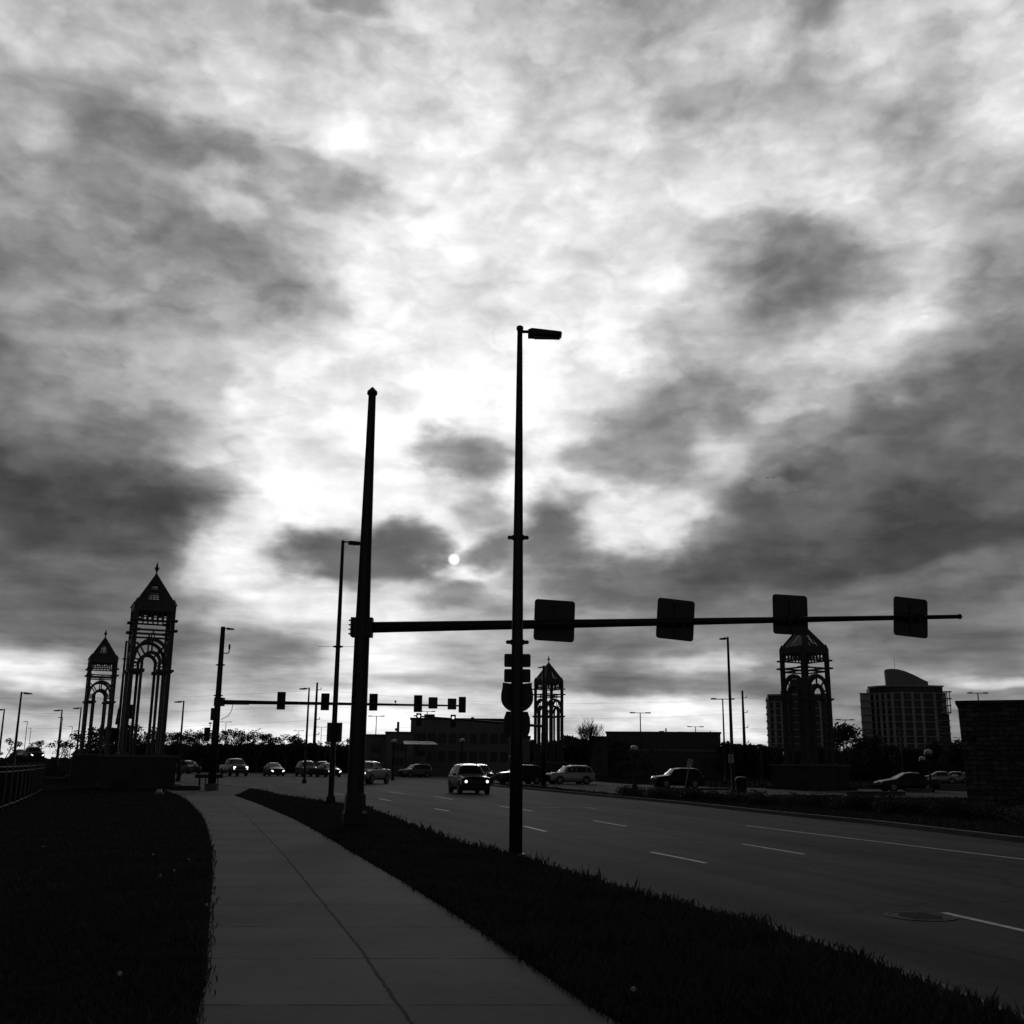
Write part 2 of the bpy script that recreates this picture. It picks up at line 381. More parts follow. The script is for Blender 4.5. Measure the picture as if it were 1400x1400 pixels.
# lawns
WL = [(1560,250),(1400,267),(1360,277),(1300,284),(1260,286),(1220,289),(1190,291),(1160,290),(1140,286),(1120,280),(1105,268),(1095,257),(1088,247)]
WR = [(1560,1095),(1400,848),(1360,783),(1300,696),(1269,650),(1240,606),(1206,552),(1180,506),(1146,450),(1130,421),(1119,400),(1099,353),(1088,322)]
def interp(tab, y):
    t = sorted(tab); ys = [a for a, _ in t]; xs = [b for _, b in t]
    return float(np.interp(y, ys, xs))
rows = [1560, 1480, 1400, 1360, 1330, 1300, 1270, 1240, 1210, 1190, 1170, 1155, 1140, 1128, 1119, 1110, 1104, 1098, 1093, 1088]
JC = [(1560,655),(1400,562),(1290,487),(1245,450),(1165,385),(1118,340),(1100,316),(1092,303),(1088,297)]
Lw = [G(interp(WL, y), y) for y in rows]; Rw = [G(interp(WR, y), y) for y in rows]; Cw = [G(interp(JC, y), y) for y in rows]
me = bpy.data.meshes.new('sidewalk'); vs = []; fs = []; uvs = []; dist = 0
for i in range(len(rows)):
    if i: dist += (Cw[i]-Cw[i-1]).length
    for p, u in ((Lw[i], 0), (Cw[i], .5), (Rw[i], 1)): vs.append((p.x, p.y, 0.0)); uvs.append((u, dist))
    if i:
        o = (i-1)*3; fs += [(o, o+1, o+4, o+3), (o+1, o+2, o+5, o+4)]
n0 = len(vs)
vs += [(v[0], v[1], -.12) for v in vs]; uvs += uvs[:]
for i in range(1, len(rows)):
    o = (i-1)*3
    fs += [(o, o+3, o+3+n0, o+n0), (o+2, o+2+n0, o+5+n0, o+5)]
me.from_pydata(vs, [], fs); me.materials.append(walk_m); ul = me.uv_layers.new(name='UVMap')
for lp in me.loops: ul.data[lp.index].uv = uvs[lp.vertex_index]
sw = bpy.data.objects.new('sidewalk', me); C.objects.link(sw); tag(sw, kind='structure')
LZ = -.012
kern = [Vector((p.x, p.y, 0)) for p in KW]
lawn_r = Rw + [Vector((p.x, p.y, 0)) for p in kern[2:]] 
poly_right = [(p.x, p.y) for p in Rw] + [(p.x-.17, p.y) for p in kern[2:]]
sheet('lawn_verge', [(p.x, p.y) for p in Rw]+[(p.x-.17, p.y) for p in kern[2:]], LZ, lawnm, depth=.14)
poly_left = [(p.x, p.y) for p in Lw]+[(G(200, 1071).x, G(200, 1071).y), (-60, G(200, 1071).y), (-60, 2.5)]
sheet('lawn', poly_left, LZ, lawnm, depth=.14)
sheet('corner_pavement', [G(247, 1087.6), G(322, 1087.6), kern[2]-Vector((.2, 0, 0)), kern[1]-Vector((.2, .2, 0)), kern[0]-Vector((.2, .2, 0)), G(200, 1071.5)], -.02, mat('worn_paving', .07, .95, 0, .3, 1, .2, spec=.15), depth=.12)
# kerb along the near verge
def kerb(name, pts, wdt, z0, z1, m):
    mb = MB(); L = []; Rr = []
    for i, p in enumerate(pts):
        a = pts[max(i-1, 0)]; b = pts[min(i+1, len(pts)-1)]; d = (b-a); d.z = 0; d.normalize(); nn = Vector((-d.y, d.x, 0))
        L.append(p+nn*wdt/2); Rr.append(p-nn*wdt/2)
    n = len(pts); vs = [(p.x, p.y, z0) for p in L]+[(p.x, p.y, z1) for p in L]+[(p.x, p.y, z1) for p in Rr]+[(p.x, p.y, z0) for p in Rr]
    fs = []
    for i in range(n-1):
        for k in range(3): fs.append((k*n+i, k*n+i+1, (k+1)*n+i+1, (k+1)*n+i))
    fs += [(0, n, 2*n, 3*n), (n-1, 2*n-1, 3*n-1, 4*n-1)]
    o = mb.add(vs, fs).build(name, m); tag(o, kind='structure'); return o
kerb('kerb', [Vector((p.x-.08, p.y, 0)) for p in KW], .16, -.17, -.004, concrete)
# median island between the carriageways
MN = [(668,1070.5),(684,1073.8),(740,1078.5),(800,1084),(870,1090),(940,1096.5),(1060,1109),(1200,1122),(1400,1145),(1700,1180)]
MF = [(1900,1125),(1400,1092),(1200,1090),(1000,1089),(900,1087.5),(850,1085.5),(800,1081),(740,1074.5),(690,1070.5)]
mn = [G(x, y, .0) for x, y in MN]; mf = [G(x, y, .0) for x, y in MF]
loop = mn+mf
sheet('median', loop, -.015, lawnm, depth=.14)
kerb('median_kerb', loop+[loop[0]], .22, -.17, .005, concrete)
# lane paint
linem = mat('lane_paint', .8, .7, 0, .35, 12, spec=.3)
def stripe(a, b, wd=.11):
    p, q = G(*a, RZ), G(*b, RZ); d = (q-p).normalized(); nn = Vector((-d.y, d.x, 0))*wd/2
    return [p+nn, p-nn, q-nn, q+nn]
mb = MB()
for a, b in [((1290,1248),(1485,1292)),((890,1165),(965,1180)),((1015,1154),(1100,1168)),((811,1122),(857,1130)),((1020,1129),(1420,1177.5)),((716,1129.5),(747,1137)),
             ((683,1102),(728,1109)),((518,1092),(535,1095)),((532,1082.5),(551,1085)),((593,1089),(619,1093)),((594,1105.5),(614,1109)),((458,1085),(475,1087)),
             ((740,1103.5),(768,1104.5)),((800,1104),(815,1105.5)),((330,1065),(350,1066)),((395,1068),(430,1069.5))]:
    q = stripe(a, b); k = len(mb.v); mb.add([(p.x, p.y, RZ+.004) for p in q], [(0, 1, 2, 3)])
lm = mb.build('lane_markings', linem); tag(lm, kind='structure')
# manhole
mc = G(1258, 1253, RZ)
mo = thing('manhole_cover', (mc.x, mc.y, RZ), 0, 'round iron manhole cover set in the road beside the nearest lane dash', 'manhole cover')
MB().lathe([(.42, .001), (.42, .008), (.36, .008), (.36, .002)], n=32).build('rim', mat('worn_iron', .05, .9, 0, .3, 20), mo)
mb = MB().lathe([(.34, .001), (.34, .007)], n=32)
for k in range(-3, 4): mb.box((0, k*.085, .0095), (.52-abs(k)*.06, .03, .005))
mb.build('lid', mat('worn_iron'[:9], .08, .5, .6), mo)

# ------------------------------------------------------------------ grass
def inpoly(px_, py_, poly):
    ins = np.zeros(len(px_), bool); j = len(poly)-1
    for i in range(len(poly)):
        xi, yi = poly[i]; xj, yj = poly[j]
        cnd = ((yi > py_) != (yj > py_)) & (px_ < (xj-xi)*(py_-yi)/((yj-yi) if yj != yi else 1e-9)+xi); ins ^= cnd; j = i
    return ins
def edge_dist(x, y, line):
    d = np.full(len(x), 1e9)
    for a, b in zip(line[:-1], line[1:]):
        ax, ay, bx, by = a.x, a.y, b.x, b.y; L2 = (bx-ax)**2+(by-ay)**2+1e-9
        t = np.clip(((x-ax)*(bx-ax)+(y-ay)*(by-ay))/L2, 0, 1)
        d = np.minimum(d, np.hypot(x-ax-t*(bx-ax), y-ay-t*(by-ay)))
    return d
def grass(name, poly, n, h0, h1, rmin, rmax, edge=None, azr=(-32, 32), label=''):
    r = rmin*(rmax/rmin)**RNG.random(n*3); a = np.radians(azr[0]+(azr[1]-azr[0])*RNG.random(n*3))
    x, y = r*np.sin(a), r*np.cos(a); k = inpoly(x, y, poly); x, y, r = x[k][:n], y[k][:n], r[k][:n]; n = len(x)
    x = x+RNG.normal(0, .035, n); y = y+RNG.normal(0, .035, n)
    patch = .5+.5*np.sin(x*1.7+np.sin(y*.9)*2)*np.sin(y*1.3+np.sin(x*1.1)*1.5)
    h = (h0+(h1-h0)*RNG.random(n)**2)*(.75+.5*patch)
    if edge is not None:
        ed = edge_dist(x, y, edge); h *= 1+1.1*np.exp(-ed/.3)*RNG.random(n)**3*(.3+patch)
        tall = (ed < .6) & (RNG.random(n) < .02) & (patch > .45); h[tall] *= 2.0
    wd = .0014+.00035*r+.0008*RNG.random(n)
    th = RNG.random(n)*2*np.pi; lean = h*(.15+.45*RNG.random(n)); la = RNG.random(n)*2*np.pi
    V = np.zeros((n, 4, 3)); c, s = np.cos(th)*wd, np.sin(th)*wd
    V[:, 0] = np.stack([x-c, y-s, np.full(n, LZ-.01)], 1); V[:, 1] = np.stack([x+c, y+s, np.full(n, LZ-.01)], 1)
    mx, my = x+lean*.35*np.cos(la), y+lean*.35*np.sin(la)
    V[:, 2] = np.stack([mx+c*.7, my+s*.7, h*.6], 1); V[:, 3] = np.stack([x+lean*np.cos(la), y+lean*np.sin(la), h], 1)
    me = bpy.data.meshes.new(name); me.vertices.add(n*4); me.vertices.foreach_set('co', V.reshape(-1))
    idx = (np.arange(n)[:, None]*4+np.array([0, 1, 2, 0, 2, 3])[None]).reshape(-1)
    me.loops.add(n*6); me.loops.foreach_set('vertex_index', idx); me.polygons.add(n*2)
    me.polygons.foreach_set('loop_start', np.arange(n*2)*3); me.polygons.foreach_set('loop_total', np.full(n*2, 3)); me.update(); me.validate()
    me.materials.append(grassm); o = bpy.data.objects.new(name, me); C.objects.link(o); tag(o, label, 'grass', kind='stuff'); return o
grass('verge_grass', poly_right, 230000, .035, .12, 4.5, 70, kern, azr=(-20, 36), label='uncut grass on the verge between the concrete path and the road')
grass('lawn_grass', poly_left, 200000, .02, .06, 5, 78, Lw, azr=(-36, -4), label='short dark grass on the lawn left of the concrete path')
# median ground cover
mpoly = [(p.x, p.y) for p in loop]

# dandelion clocks
def dandelion(x, y, h, label):
    p = G(x, y, h); t = thing('dandelion', (p.x, p.y, 0), 0, label, 'dandelion', 'dandelion clocks in the grass')
    MB().bar((0, 0, -.01), (.004, 0, h-.014), .0025, 5).build('stem', grassm, t)
    mb = MB(); rr = .017
    for k in range(70):
        z = 1-2*(k+.5)/70; a = k*2.39996; q = math.sqrt(1-z*z); d = Vector((q*math.cos(a), q*math.sin(a), z))
        mb.bar((.004, 0, h), Vector((.004, 0, h))+d*rr, .0009, 3, r2=.0022)
    mb.build('seed_head', seedm, t); return t
for x, y, h, lb in [(219,1197,.13,'largest white dandelion clock in the left lawn near the path'),(238,1190,.10,'small dandelion clock just right of the widest one in the left lawn'),(59,1157,.10,'dandelion clock far out on the left lawn below the fence'),
                  (209,1168,.09,'faint dandelion clock on the left lawn, farther back than the widest one'),(163,1331,.11,'dandelion clock low on the left lawn, nearest the camera there'),
                  (865,1352,.14,'dandelion clock nearest the camera on the verge right of the path'),(1103,1278,.16,'upper dandelion clock at the kerb edge of the verge, left of a pair'),(1143,1297,.15,'lower dandelion clock of the pair at the kerb edge of the verge'),
                  (1129,1291,.13,'small dandelion clock between the pair at the kerb edge'),(805,1183,.16,'dandelion clock in tall verge grass right of the street lamp pole'),(282,1237,.08,'dandelion clock touching the left edge of the concrete path'),
                  (258,1175,.09,'dandelion clock near the bend of the path\'s left edge')]:
    dandelion(x, y, h, lb)

# ------------------------------------------------------------------ street lamps
def lamp_head(parent, z, side, ln=.75, arm=.22, sc=1.0, name='lamp_head'):
    s = side
    MB().bar((0, 0, z-.06), (s*(arm+.12), 0, z-.06), .035*sc, 8).build('lamp_arm', steel, parent)
    x0 = arm*s
    top = [(0, -.12), (ln, -.14), (ln+.05, -.09), (ln+.03, -.05), (ln*.55, .005), (.08, .05), (0, .0)]
    mb = MB(); vs = []; n = len(top)
    for k, (yy, q) in enumerate(((-.13, .7), (-.09, 1), (.09, 1), (.13, .7))):
        for a, b in top: vs.append((x0+s*a*sc, yy*sc, z-.06+(b*q)*sc))
    fs = [tuple(range(n)), tuple(range(3*n, 4*n))[::-1]]
    for k in range(3):
        for i in range(n): fs.append((k*n+i, k*n+(i+1) % n, (k+1)*n+(i+1) % n, (k+1)*n+i))
    hd = mb.add(vs, fs).build(name, steel, parent)
    MB().box((x0+s*ln*.5*sc, 0, z-.06-.142*sc), (ln*.6*sc, .12*sc, .012)).build('lens', mat('lamp_lens', .3, .2), hd)
    return hd
def place(x, y, z=0.0): p = G(x, y, z); return p
def height_at(base, x, y):      # height of a vertical thing on base whose top is seen at row y
    p = AT(x, y, base.y); return p.z-base.z
def collar(parent, z, r, m=steel):
    mb = MB().lathe([(r+.012, -.05), (r+.022, -.045), (r+.022, .045), (r+.012, .05)], (0, 0, z), 16)
    for s in (-1, 1):
        mb.box((s*(r+.055), 0, z), (.09, .05, .07)); mb.bar((s*(r+.10), -.06, z+.0), (s*(r+.10), .06, z), .015, 6)
    mb.build('collar', m, parent)
# A: the tall lamp at the kerb carrying route signs
b = place(705, 1166); H = height_at(b, 709, 448)
lp = thing('street_lamp', b, 0, 'tallest street lamp, on the verge with a stack of signs on its pole', 'street lamp')
MB().lathe([(.125, -.02), (.122, 2.2), (.105, 5.0), (.085, 7.2), (.055, H-.1), (.052, H-.02)], n=20).build('pole', steel, lp, True)
MB().lathe([(.07, H-.05), (.075, H-.02), (.07, H+.02), (.03, H+.045)], n=16).build('cap', steel, lp)
MB().lathe([(.17, -.06), (.17, -.012), (.128, -.008)], n=20).build('base_plate', steel, lp)
lamp_head(lp, H-.03, 1, .66, .17, 1.0)
def zat(base, y, x=None): return AT(x or proj(base)[0], y, base.y).z
for yy in (735, 878): z = zat(b, yy, 707); collar(lp, z, .10 if yy < 800 else .115)
def rrect(w_, h_, r=.04, n=4):
    pts = []
    for cx_, cy_, a0 in ((w_/2-r, h_/2-r, 0), (-w_/2+r, h_/2-r, 90), (-w_/2+r, -h_/2+r, 180), (w_/2-r, -h_/2+r, 270)):
        for k in range(n+1): a = R(a0+90*k/n); pts.append((cx_+r*math.cos(a), cy_+r*math.sin(a)))
    return pts
px_m = F/b.y/1.0
def pole_sign(poly, x, y0, y1, label, name='sign'):
    zc = (zat(b, y0, 704)+zat(b, y1, 704))/2
    t = thing(name, (b.x+.005, b.y+.15, b.z+zc), 0, label, 'sign')
    MB().prism(poly, -.003, .003).build('panel', sign_back, t)
    for s in (-1, 1): MB().box((0, -.02, s*.28*(max(q[1] for q in poly)-min(q[1] for q in poly))), (.30, .02, .03)).build('bracket', steel, t)
    return t
k_ = (F/math.hypot(b.y, 2))*1.0
wS = 36/k_; hS = 18/k_
pole_sign(rrect(wS, hS, .03), 704, 893, 911, 'upper small rectangular plate seen from behind, top of the sign stack on the lamp pole')
pole_sign(rrect(wS, hS, .03), 704, 914, 932, 'second small rectangular plate seen from behind, just above the big shield')
sh = []; W_, H_ = 44/k_, 40/k_
sh = [(-W_*.45, H_*.5), (-W_*.2, H_*.465), (0, H_*.46), (W_*.2, H_*.465), (W_*.45, H_*.5)]
for t_ in np.linspace(0, 1, 15):
    a = R(35-250*t_) if False else R(25-230*t_); sh.append((W_*.5*math.cos(a)/1.0, -.02*H_+H_*.48*math.sin(a) if math.sin(a) < 0 else -.02*H_+H_*.9*math.sin(a)))
pole_sign(sh, 704, 933, 973, 'large shield shaped route sign seen from behind with a flat top and round bottom', 'route_shield')
W_, H_ = 36/k_, 34/k_; sh = []
for t_ in np.linspace(0, 1, 9): a = R(50-100*t_); sh.append((W_*.5*(.55+.45*math.cos(a*.95))/(.55+.45), H_*.5*math.sin(a)/math.sin(R(50))))
sh = sh+[(-a_, -b_) for a_, b_ in sh]
sh = [(a_*(1.0 if abs(b_) < H_*.3 else .95), b_) for a_, b_ in sh]
pole_sign(sh, 704, 973, 1007, 'barrel shaped route sign seen from behind, lowest in the sign stack', 'route_shield')
for yy in (1011, 1035): MB().lathe([(.125, -.02), (.135, -.018), (.135, .018), (.125, .02)], (0, 0, zat(b, yy, 704)), 18).build('strap', steel, lp)

# B: the near mast arm with its four sign panels
b = place(484, 1131); H = height_at(b, 509, 537)
ms = thing('mast_arm_pole', b, 0, 'thick dark traffic mast on the verge whose long arm carries four square panels', 'mast pole')
MB().lathe([(.235, 0), (.225, 1.0), (.205, 4.8), (.165, 7.0), (.105, H-.02)], n=16).build('pole', steel, ms, False)
MB().lathe([(.135, H-.06), (.15, H-.02), (.14, H+.04), (.02, H+.17)], n=16).build('cap', steel, ms)
mb = MB().lathe([(.33, -.02), (.33, .35), (.29, .42), (.27, .8), (.255, .86)], n=8); mb.build('base_shroud', steel, ms)
a0 = AT(497, 858, b.y); a1 = AT(1311, 843, b.y+1.6)
A0 = a0-b; A1 = a1-b; A0 = Vector((0, -.0, A0.z))
MB().bar(A0, A1, .150, 14, r2=.058).build('mast_arm', steel, ms, True)
dA = (A1-A0).normalized()
mb = MB().box((-.0, 0, A0.z), (.56, .30, .52)); mb.box((-.27, 0, A0.z), (.05, .44, .5))
for s in (-.18, -.06, .06, .18): mb.bar((-.36, -.1, A0.z+s), (-.27, -.1, A0.z+s), .022, 6)
mb.build('flange', steel, ms)
MB().bar(A1, A1+dA*.05, .075, 10).bar(A1+dA*.05, A1+dA*.09, .03, 8).build('arm_cap', steel, ms)
for cx_, cy_, wpx, hpx, roll, lb in ((758,848.5,56,57,-2,'first square panel from the mast pole, seen from behind, right of the lamp pole'),(923.5,847,52.5,56,-4.5,'second square panel from the mast pole on the long arm, open sky all round it'),
                              (1080.5,840.5,50,55,-1.5,'third square panel from the mast pole, in front of the right hand tower roof'),(1245,844,49.5,54,-4.5,'last square panel nearest the tip of the long arm, tilted')):
    # find distance along arm
    t0, t1 = 0, 1
    for _ in range(40):
        tm = (t0+t1)/2; q = b+A0+(A1-A0)*tm
        if proj(q)[0] < cx_: t0 = tm
        else: t1 = tm
    q = b+A0+(A1-A0)*tm; kk = F/math.hypot(q.y, 0)*1.0
    cpt = AT(cx_, cy_, q.y+.16)
    t = thing('mast_sign', cpt, R(9), lb, 'sign', 'square panels on the near mast arm')
    t.rotation_euler = (0, R(roll+ .0)*-1, R(9))
    wm, hm = wpx/(F/q.y)*1.0/math.cos(R(9))*1.0*math.cos(math.atan2(q.x, q.y))**0, hpx/(F/q.y)
    depth = (q-Vector((0, 0, EYE))).dot(fw); wm = wpx*depth/F/.985; hm = hpx*depth/F
    MB().prism(rrect(wm, hm, .09, 5), -.003, .003).build('panel', sign_back, t)
    mb = MB().box((0, -.035, 0), (.06, .05, hm*.8)); mb.box((0, -.03, hm*.38), (.26, .03, .05)); mb.build('stiffener', sign_back, t)
    MB().box((-.12, -.12, (q.z-cpt.z)), (.05, .22, .26)).build('clamp', steel, t); MB().box((.16, -.12, (q.z-cpt.z)), (.05, .22, .26)).build('clamp', steel, t)

# C: lamp behind the mast
def lamp(x0, y0, x1, y1, side, label, r0=.10, r1=.055, ln=.7, arm=.35, group=None, name='street_lamp', base_z=0.0, D=None, double=False, sc=1.0, bz=None, plain=False, headsc=1.0):
    if D is None: bb = G(x0, y0, base_z)
    else: bb = AT(x0, y0, D); bb.z = base_z
    # use top column to get height
    HH = AT(x1, y1, bb.y).z-bb.z
    t = thing(name, bb, 0, label, 'street lamp', group)
    MB().lathe([(r0*1.5, -.05), (r0*1.5, .25), (r0, .3), ((r0+r1)/2, HH*.5), (r1, HH)], n=10).build('pole', steel, t, True)
    if double:
        for s in (-1, 1):
            mb = MB().box((s*(arm+ln/2), 0, HH), (ln, .45*headsc, .16*headsc)); mb.bar((0, 0, HH-.02), (s*arm, 0, HH-.02), .05, 6)
            mb.build('lamp_head', steel, t)
    else:
        lamp_head(t, HH, side, ln, arm, headsc)
    return t, bb, HH
t, bb, HH = lamp(452, 1098, 467.5, 739, 1, 'street lamp with a square plate, just left of the thick mast pole', .13, .07, .75, .25)
collar(t, zat(bb, 884, 460), .105)
MB().box((-.0, .12, zat(bb, 1001, 455)), (.64, .02, .80)).build('plate', sign_back, t)
MB().bar((-.85, 0, zat(bb, 884, 460)), (.75, 0, zat(bb, 884, 460)), .008, 5).build('bracket_rod', steel, t)
lamp_head(t, HH, 1, .75, .05, .8, 'lamp_head') if False else None

# ------------------------------------------------------------------ traffic signal heads
def signal(parent_unused, p, rz, wd, ht, label, group, litidx=None, m=None):
    t = thing('traffic_signal', p, rz, label, 'traffic signal', group)
    MB().prism(rrect(wd, ht, .03), .0, .012).build('backplate', signal_m, t)
    MB().box((0, .12, 0), (wd*.62, .22, ht*.82)).build('housing', signal_m, t)
    for k in range(3):
        z = ht*.27*(1-k); r = min(wd*.26, ht*.12)
        mb = MB()
        for i in range(9):
            a = R(-10+200*i/8); a2 = R(-10+200*(i+1)/8)
            if i < 8: mb.add([(r*math.cos(a), 0, z+r*math.sin(a)), (r*math.cos(a2), 0, z+r*math.sin(a2)), (r*math.cos(a2), -.18, z+r*math.sin(a2)), (r*math.cos(a), -.18, z+r*math.sin(a))], [(0, 1, 2, 3)])
        mb.build('visor', signal_m, t)
        MB().lathe([(r*.95, -.015), (r*.6, -.03)], (0, 0, z), 12, 'y').build('lens', lit_soft if litidx == k else plastic, t)
    return t
# D: left mast arm across the side road
b = place(289, 1080); H = height_at(b, 304.5, 857)
md = thing('mast_arm_pole', b, 0, 'thick left hand signal mast with a lamp on top and an arm over the junction', 'mast pole')
MB().lathe([(.24, .3), (.22, 3), (.17, H*.6), (.14, H-.02), (.13, H)], n=14).build('pole', steel, md, True)
MB().box((.02, 0, .16), (.62, .6, .42)).build('foundation', concrete, md)
z = H-.05
lamp_head(md, H-.02, 1, .62, .22, .7)
mb = MB().path([(.1, 0, zat(b, 893, 302)), (.42, 0, zat(b, 893, 302)), (.48, 0, zat(b, 890, 302)), (.48, 0, zat(b, 884, 302))], .035, 6)
mb.box((.47, 0, zat(b, 884, 302)), (.1, .1, .3)); mb.build('camera_bracket', steel, md)
for yy in (909, 951): collar(md, zat(b, yy, 298), .17)
MB().box((-.1, -.05, zat(b, 976.5, 294)), (.42, .42, .72)).build('control_box', steel, md)
a0 = AT(293, 959.5, b.y)-b; a1 = AT(634, 965, b.y+2.5)-b; a0 = Vector((0, 0, a0.z))
MB().bar(a0, a1, .13, 10, r2=.05).build('mast_arm', steel, md, True)
MB().box((.1, 0, a0.z), (.55, .45, .5)).build('flange', steel, md)
MB().box((a0+(a1-a0)*.075)+Vector((0, -.05, -.02)), (1.45, .3, .26)).build('cable_box', steel, md)
MB().path([(.95, -.1, a0.z-.1), (.9, -.1, a0.z-.5), (.7, -.1, a0.z-.85), (.3, -.1, a0.z-1.05)], .02, 5).build('cable', plastic, md)
def onarm(base, s0, s1, xpx):
    t0, t1 = -.1, 1.1
    lo = proj(base+s0)[0] < proj(base+s1)[0]
    for _ in range(40):
        tm = (t0+t1)/2; q = base+s0+(s1-s0)*tm
        if (proj(q)[0] < xpx) == lo: t0 = tm
        else: t1 = tm
    return q
names = ['first signal head along the left mast arm, clear of every pole', 'signal head on the left mast arm just left of the slim street lamp', 'signal head on the left mast arm just right of the thick mast pole', 'signal head on the left mast arm beside the two square plates, tree side', 'outermost signal head at the tip of the left mast arm']
for (xx, yc, wp, hp), lb in zip(((384.5,958,11.5,24),(444.5,959.5,11.5,23),(510.5,960,11.5,23),(571.5,962,11.5,23),(632,963.5,10,21.5)), names):
    q = onarm(b, a0, a1, xx); p = AT(xx, yc, q.y-.30); dep = (p-Vector((0, 0, EYE))).dot(fw)
    signal(None, p, 0, wp*dep/F, hp*dep/F, lb, 'signal heads on the left mast arm')
for xx, yc, wp, hp, lb in ((592,961,12.5,15.5,'left of two square plates near the tip of the left mast arm'),(618,962.5,12,15,'right of two square plates near the tip of the left mast arm')):
    q = onarm(b, a0, a1, xx); p = AT(xx, yc, q.y-.15); dep = (p-Vector((0, 0, EYE))).dot(fw)
    t = thing('mast_sign', p, 0, lb, 'sign'); MB().prism(rrect(wp*dep/F, hp*dep/F, .04), -.005, .005).build('panel', sign_back, t)
    MB().box((0, .04, 0), (.08, .06, .4)).build('bracket', steel, t)
# small sensor on arm
q = onarm(b, a0, a1, 540.5); t = thing('arm_sensor', q, 0, 'small upright sensor on top of the left mast arm', 'sensor'); MB().bar((0, 0, 0), (0, 0, .15), .02, 6).box((0, 0, .2), (.1, .1, .12)).build('sensor_body', steel, t)
# pedestrian signal beside mast D
p = AT(283, 1004, b.y-.1); dep = p.y
t = thing('pedestrian_signal', p, 0, 'pedestrian signal box hanging left of the left hand mast pole', 'pedestrian signal')
MB().box((0, 0, 0), (.30, .25, .80)).build('housing', signal_m, t); MB().box((0, -.14, .15), (.24, .03, .3)).build('visor', plastic, t)
MB().bar((.0, .05, .2), (.4, .05, .2), .03, 6).build('bracket', steel, t); MB().bar((.15, 0, .4), (.15, 0, .62), .02, 6).box((.15, 0, .66), (.16, .1, .08)).build('push_bar', steel, t)
# low railing by the mast
p = G(285, 1077, 0); t = thing('pedestrian_railing', p, R(4), 'low dark railing in front of the parked traffic at the left hand mast', 'railing')
MB().box((0, 0, .72), (1.75, .22, .24)).build('top_rail', steel, t)
for xx in (-.6, -.22, .0, .55): MB().bar((xx, 0, -.05), (xx, 0, .62), .035 if xx != -.6 else .06, 8).build('post', steel, t)

# F: far signal mast in front of the middle tower
b = G(743, 1074, 0); b.z = 0; H = AT(742.5, 910, b.y).z
mf_ = thing('mast_arm_pole', b, 0, 'distant signal mast standing before the middle tower, its arm reaching left', 'mast pole')
MB().lathe([(.22, -.1), (.2, 3), (.15, H*.6), (.11, H)], n=12).build('pole', steel, mf_, True)
hd = lamp_head(mf_, H-.05, -1, .5, .12, .7)
a0 = Vector((0, 0, zat(b, 993, 740))); a1 = AT(566, 978.5, b.y-8)-b
MB().bar(a0, a1, .12, 10, r2=.05).build('mast_arm', steel, mf_, True)
MB().box((.02, -.1, zat(b, 1010, 741)), (.45, .45, .9)).build('control_box', steel, mf_)
for xx, yc, lb in ((572.5,984,'lit signal head on the distant arm over the left corner of the low building'),(619.5,986,'lit signal head on the distant arm over the middle of the big building')):
    q = onarm(b, a0, a1, xx); p = AT(xx, yc, q.y-.3); dep = p.y*1.02
    signal(None, p, 0, 7*dep/F, 17*dep/F, lb, 'lit signal heads on the distant arm', 0)
q = onarm(b, a0, a1, 646); p = AT(646, 983, q.y-.2); t = thing('round_sign', p, 0, 'small round disc on the distant signal arm', 'sign'); MB().lathe([(.16, 0), (.16, .02)], (0, 0, 0), 16, 'y').build('panel', sign_back, t)

# G: other lamps
lamp(1003, 1086, 997, 871, -1, 'tall slim street lamp right of centre with small plates and a bin at its foot', .12, .07, .5, .1, headsc=.8)
bb = G(1003, 1086)
t = thing('pole_sign', (bb.x-.12, bb.y-.16, zat(bb, 1037, 1001)), 0, 'small pale plate with a bent arrow on the slim lamp post', 'sign')
MB().prism(rrect(.32, .52, .03), -.006, 0).build('panel', whitedull, t)
MB().prism([(-.08, -.2), (-.02, -.2), (.06, .0), (.0, .12), (.06, .14), (-.02, .22), (-.1, .12), (-.05, .11), (.0, .0)], -.014, -.008).build('arrow_mark', plastic, t)
def bin_(x, y, label):
    p = G(x, y); t = thing('litter_bin', p, 0, label, 'bin')
    MB().lathe([(.30, 0), (.33, .1), (.36, .75), (.38, .78), (.38, .84)], n=20).build('body', plastic, t, True)
    MB().lathe([(.38, .84), (.36, .93), (.25, 1.0), (.02, 1.03)], n=20).build('lid', steel, t, True)
bin_(1014, 1084, 'domed litter bin at the foot of the slim street lamp')
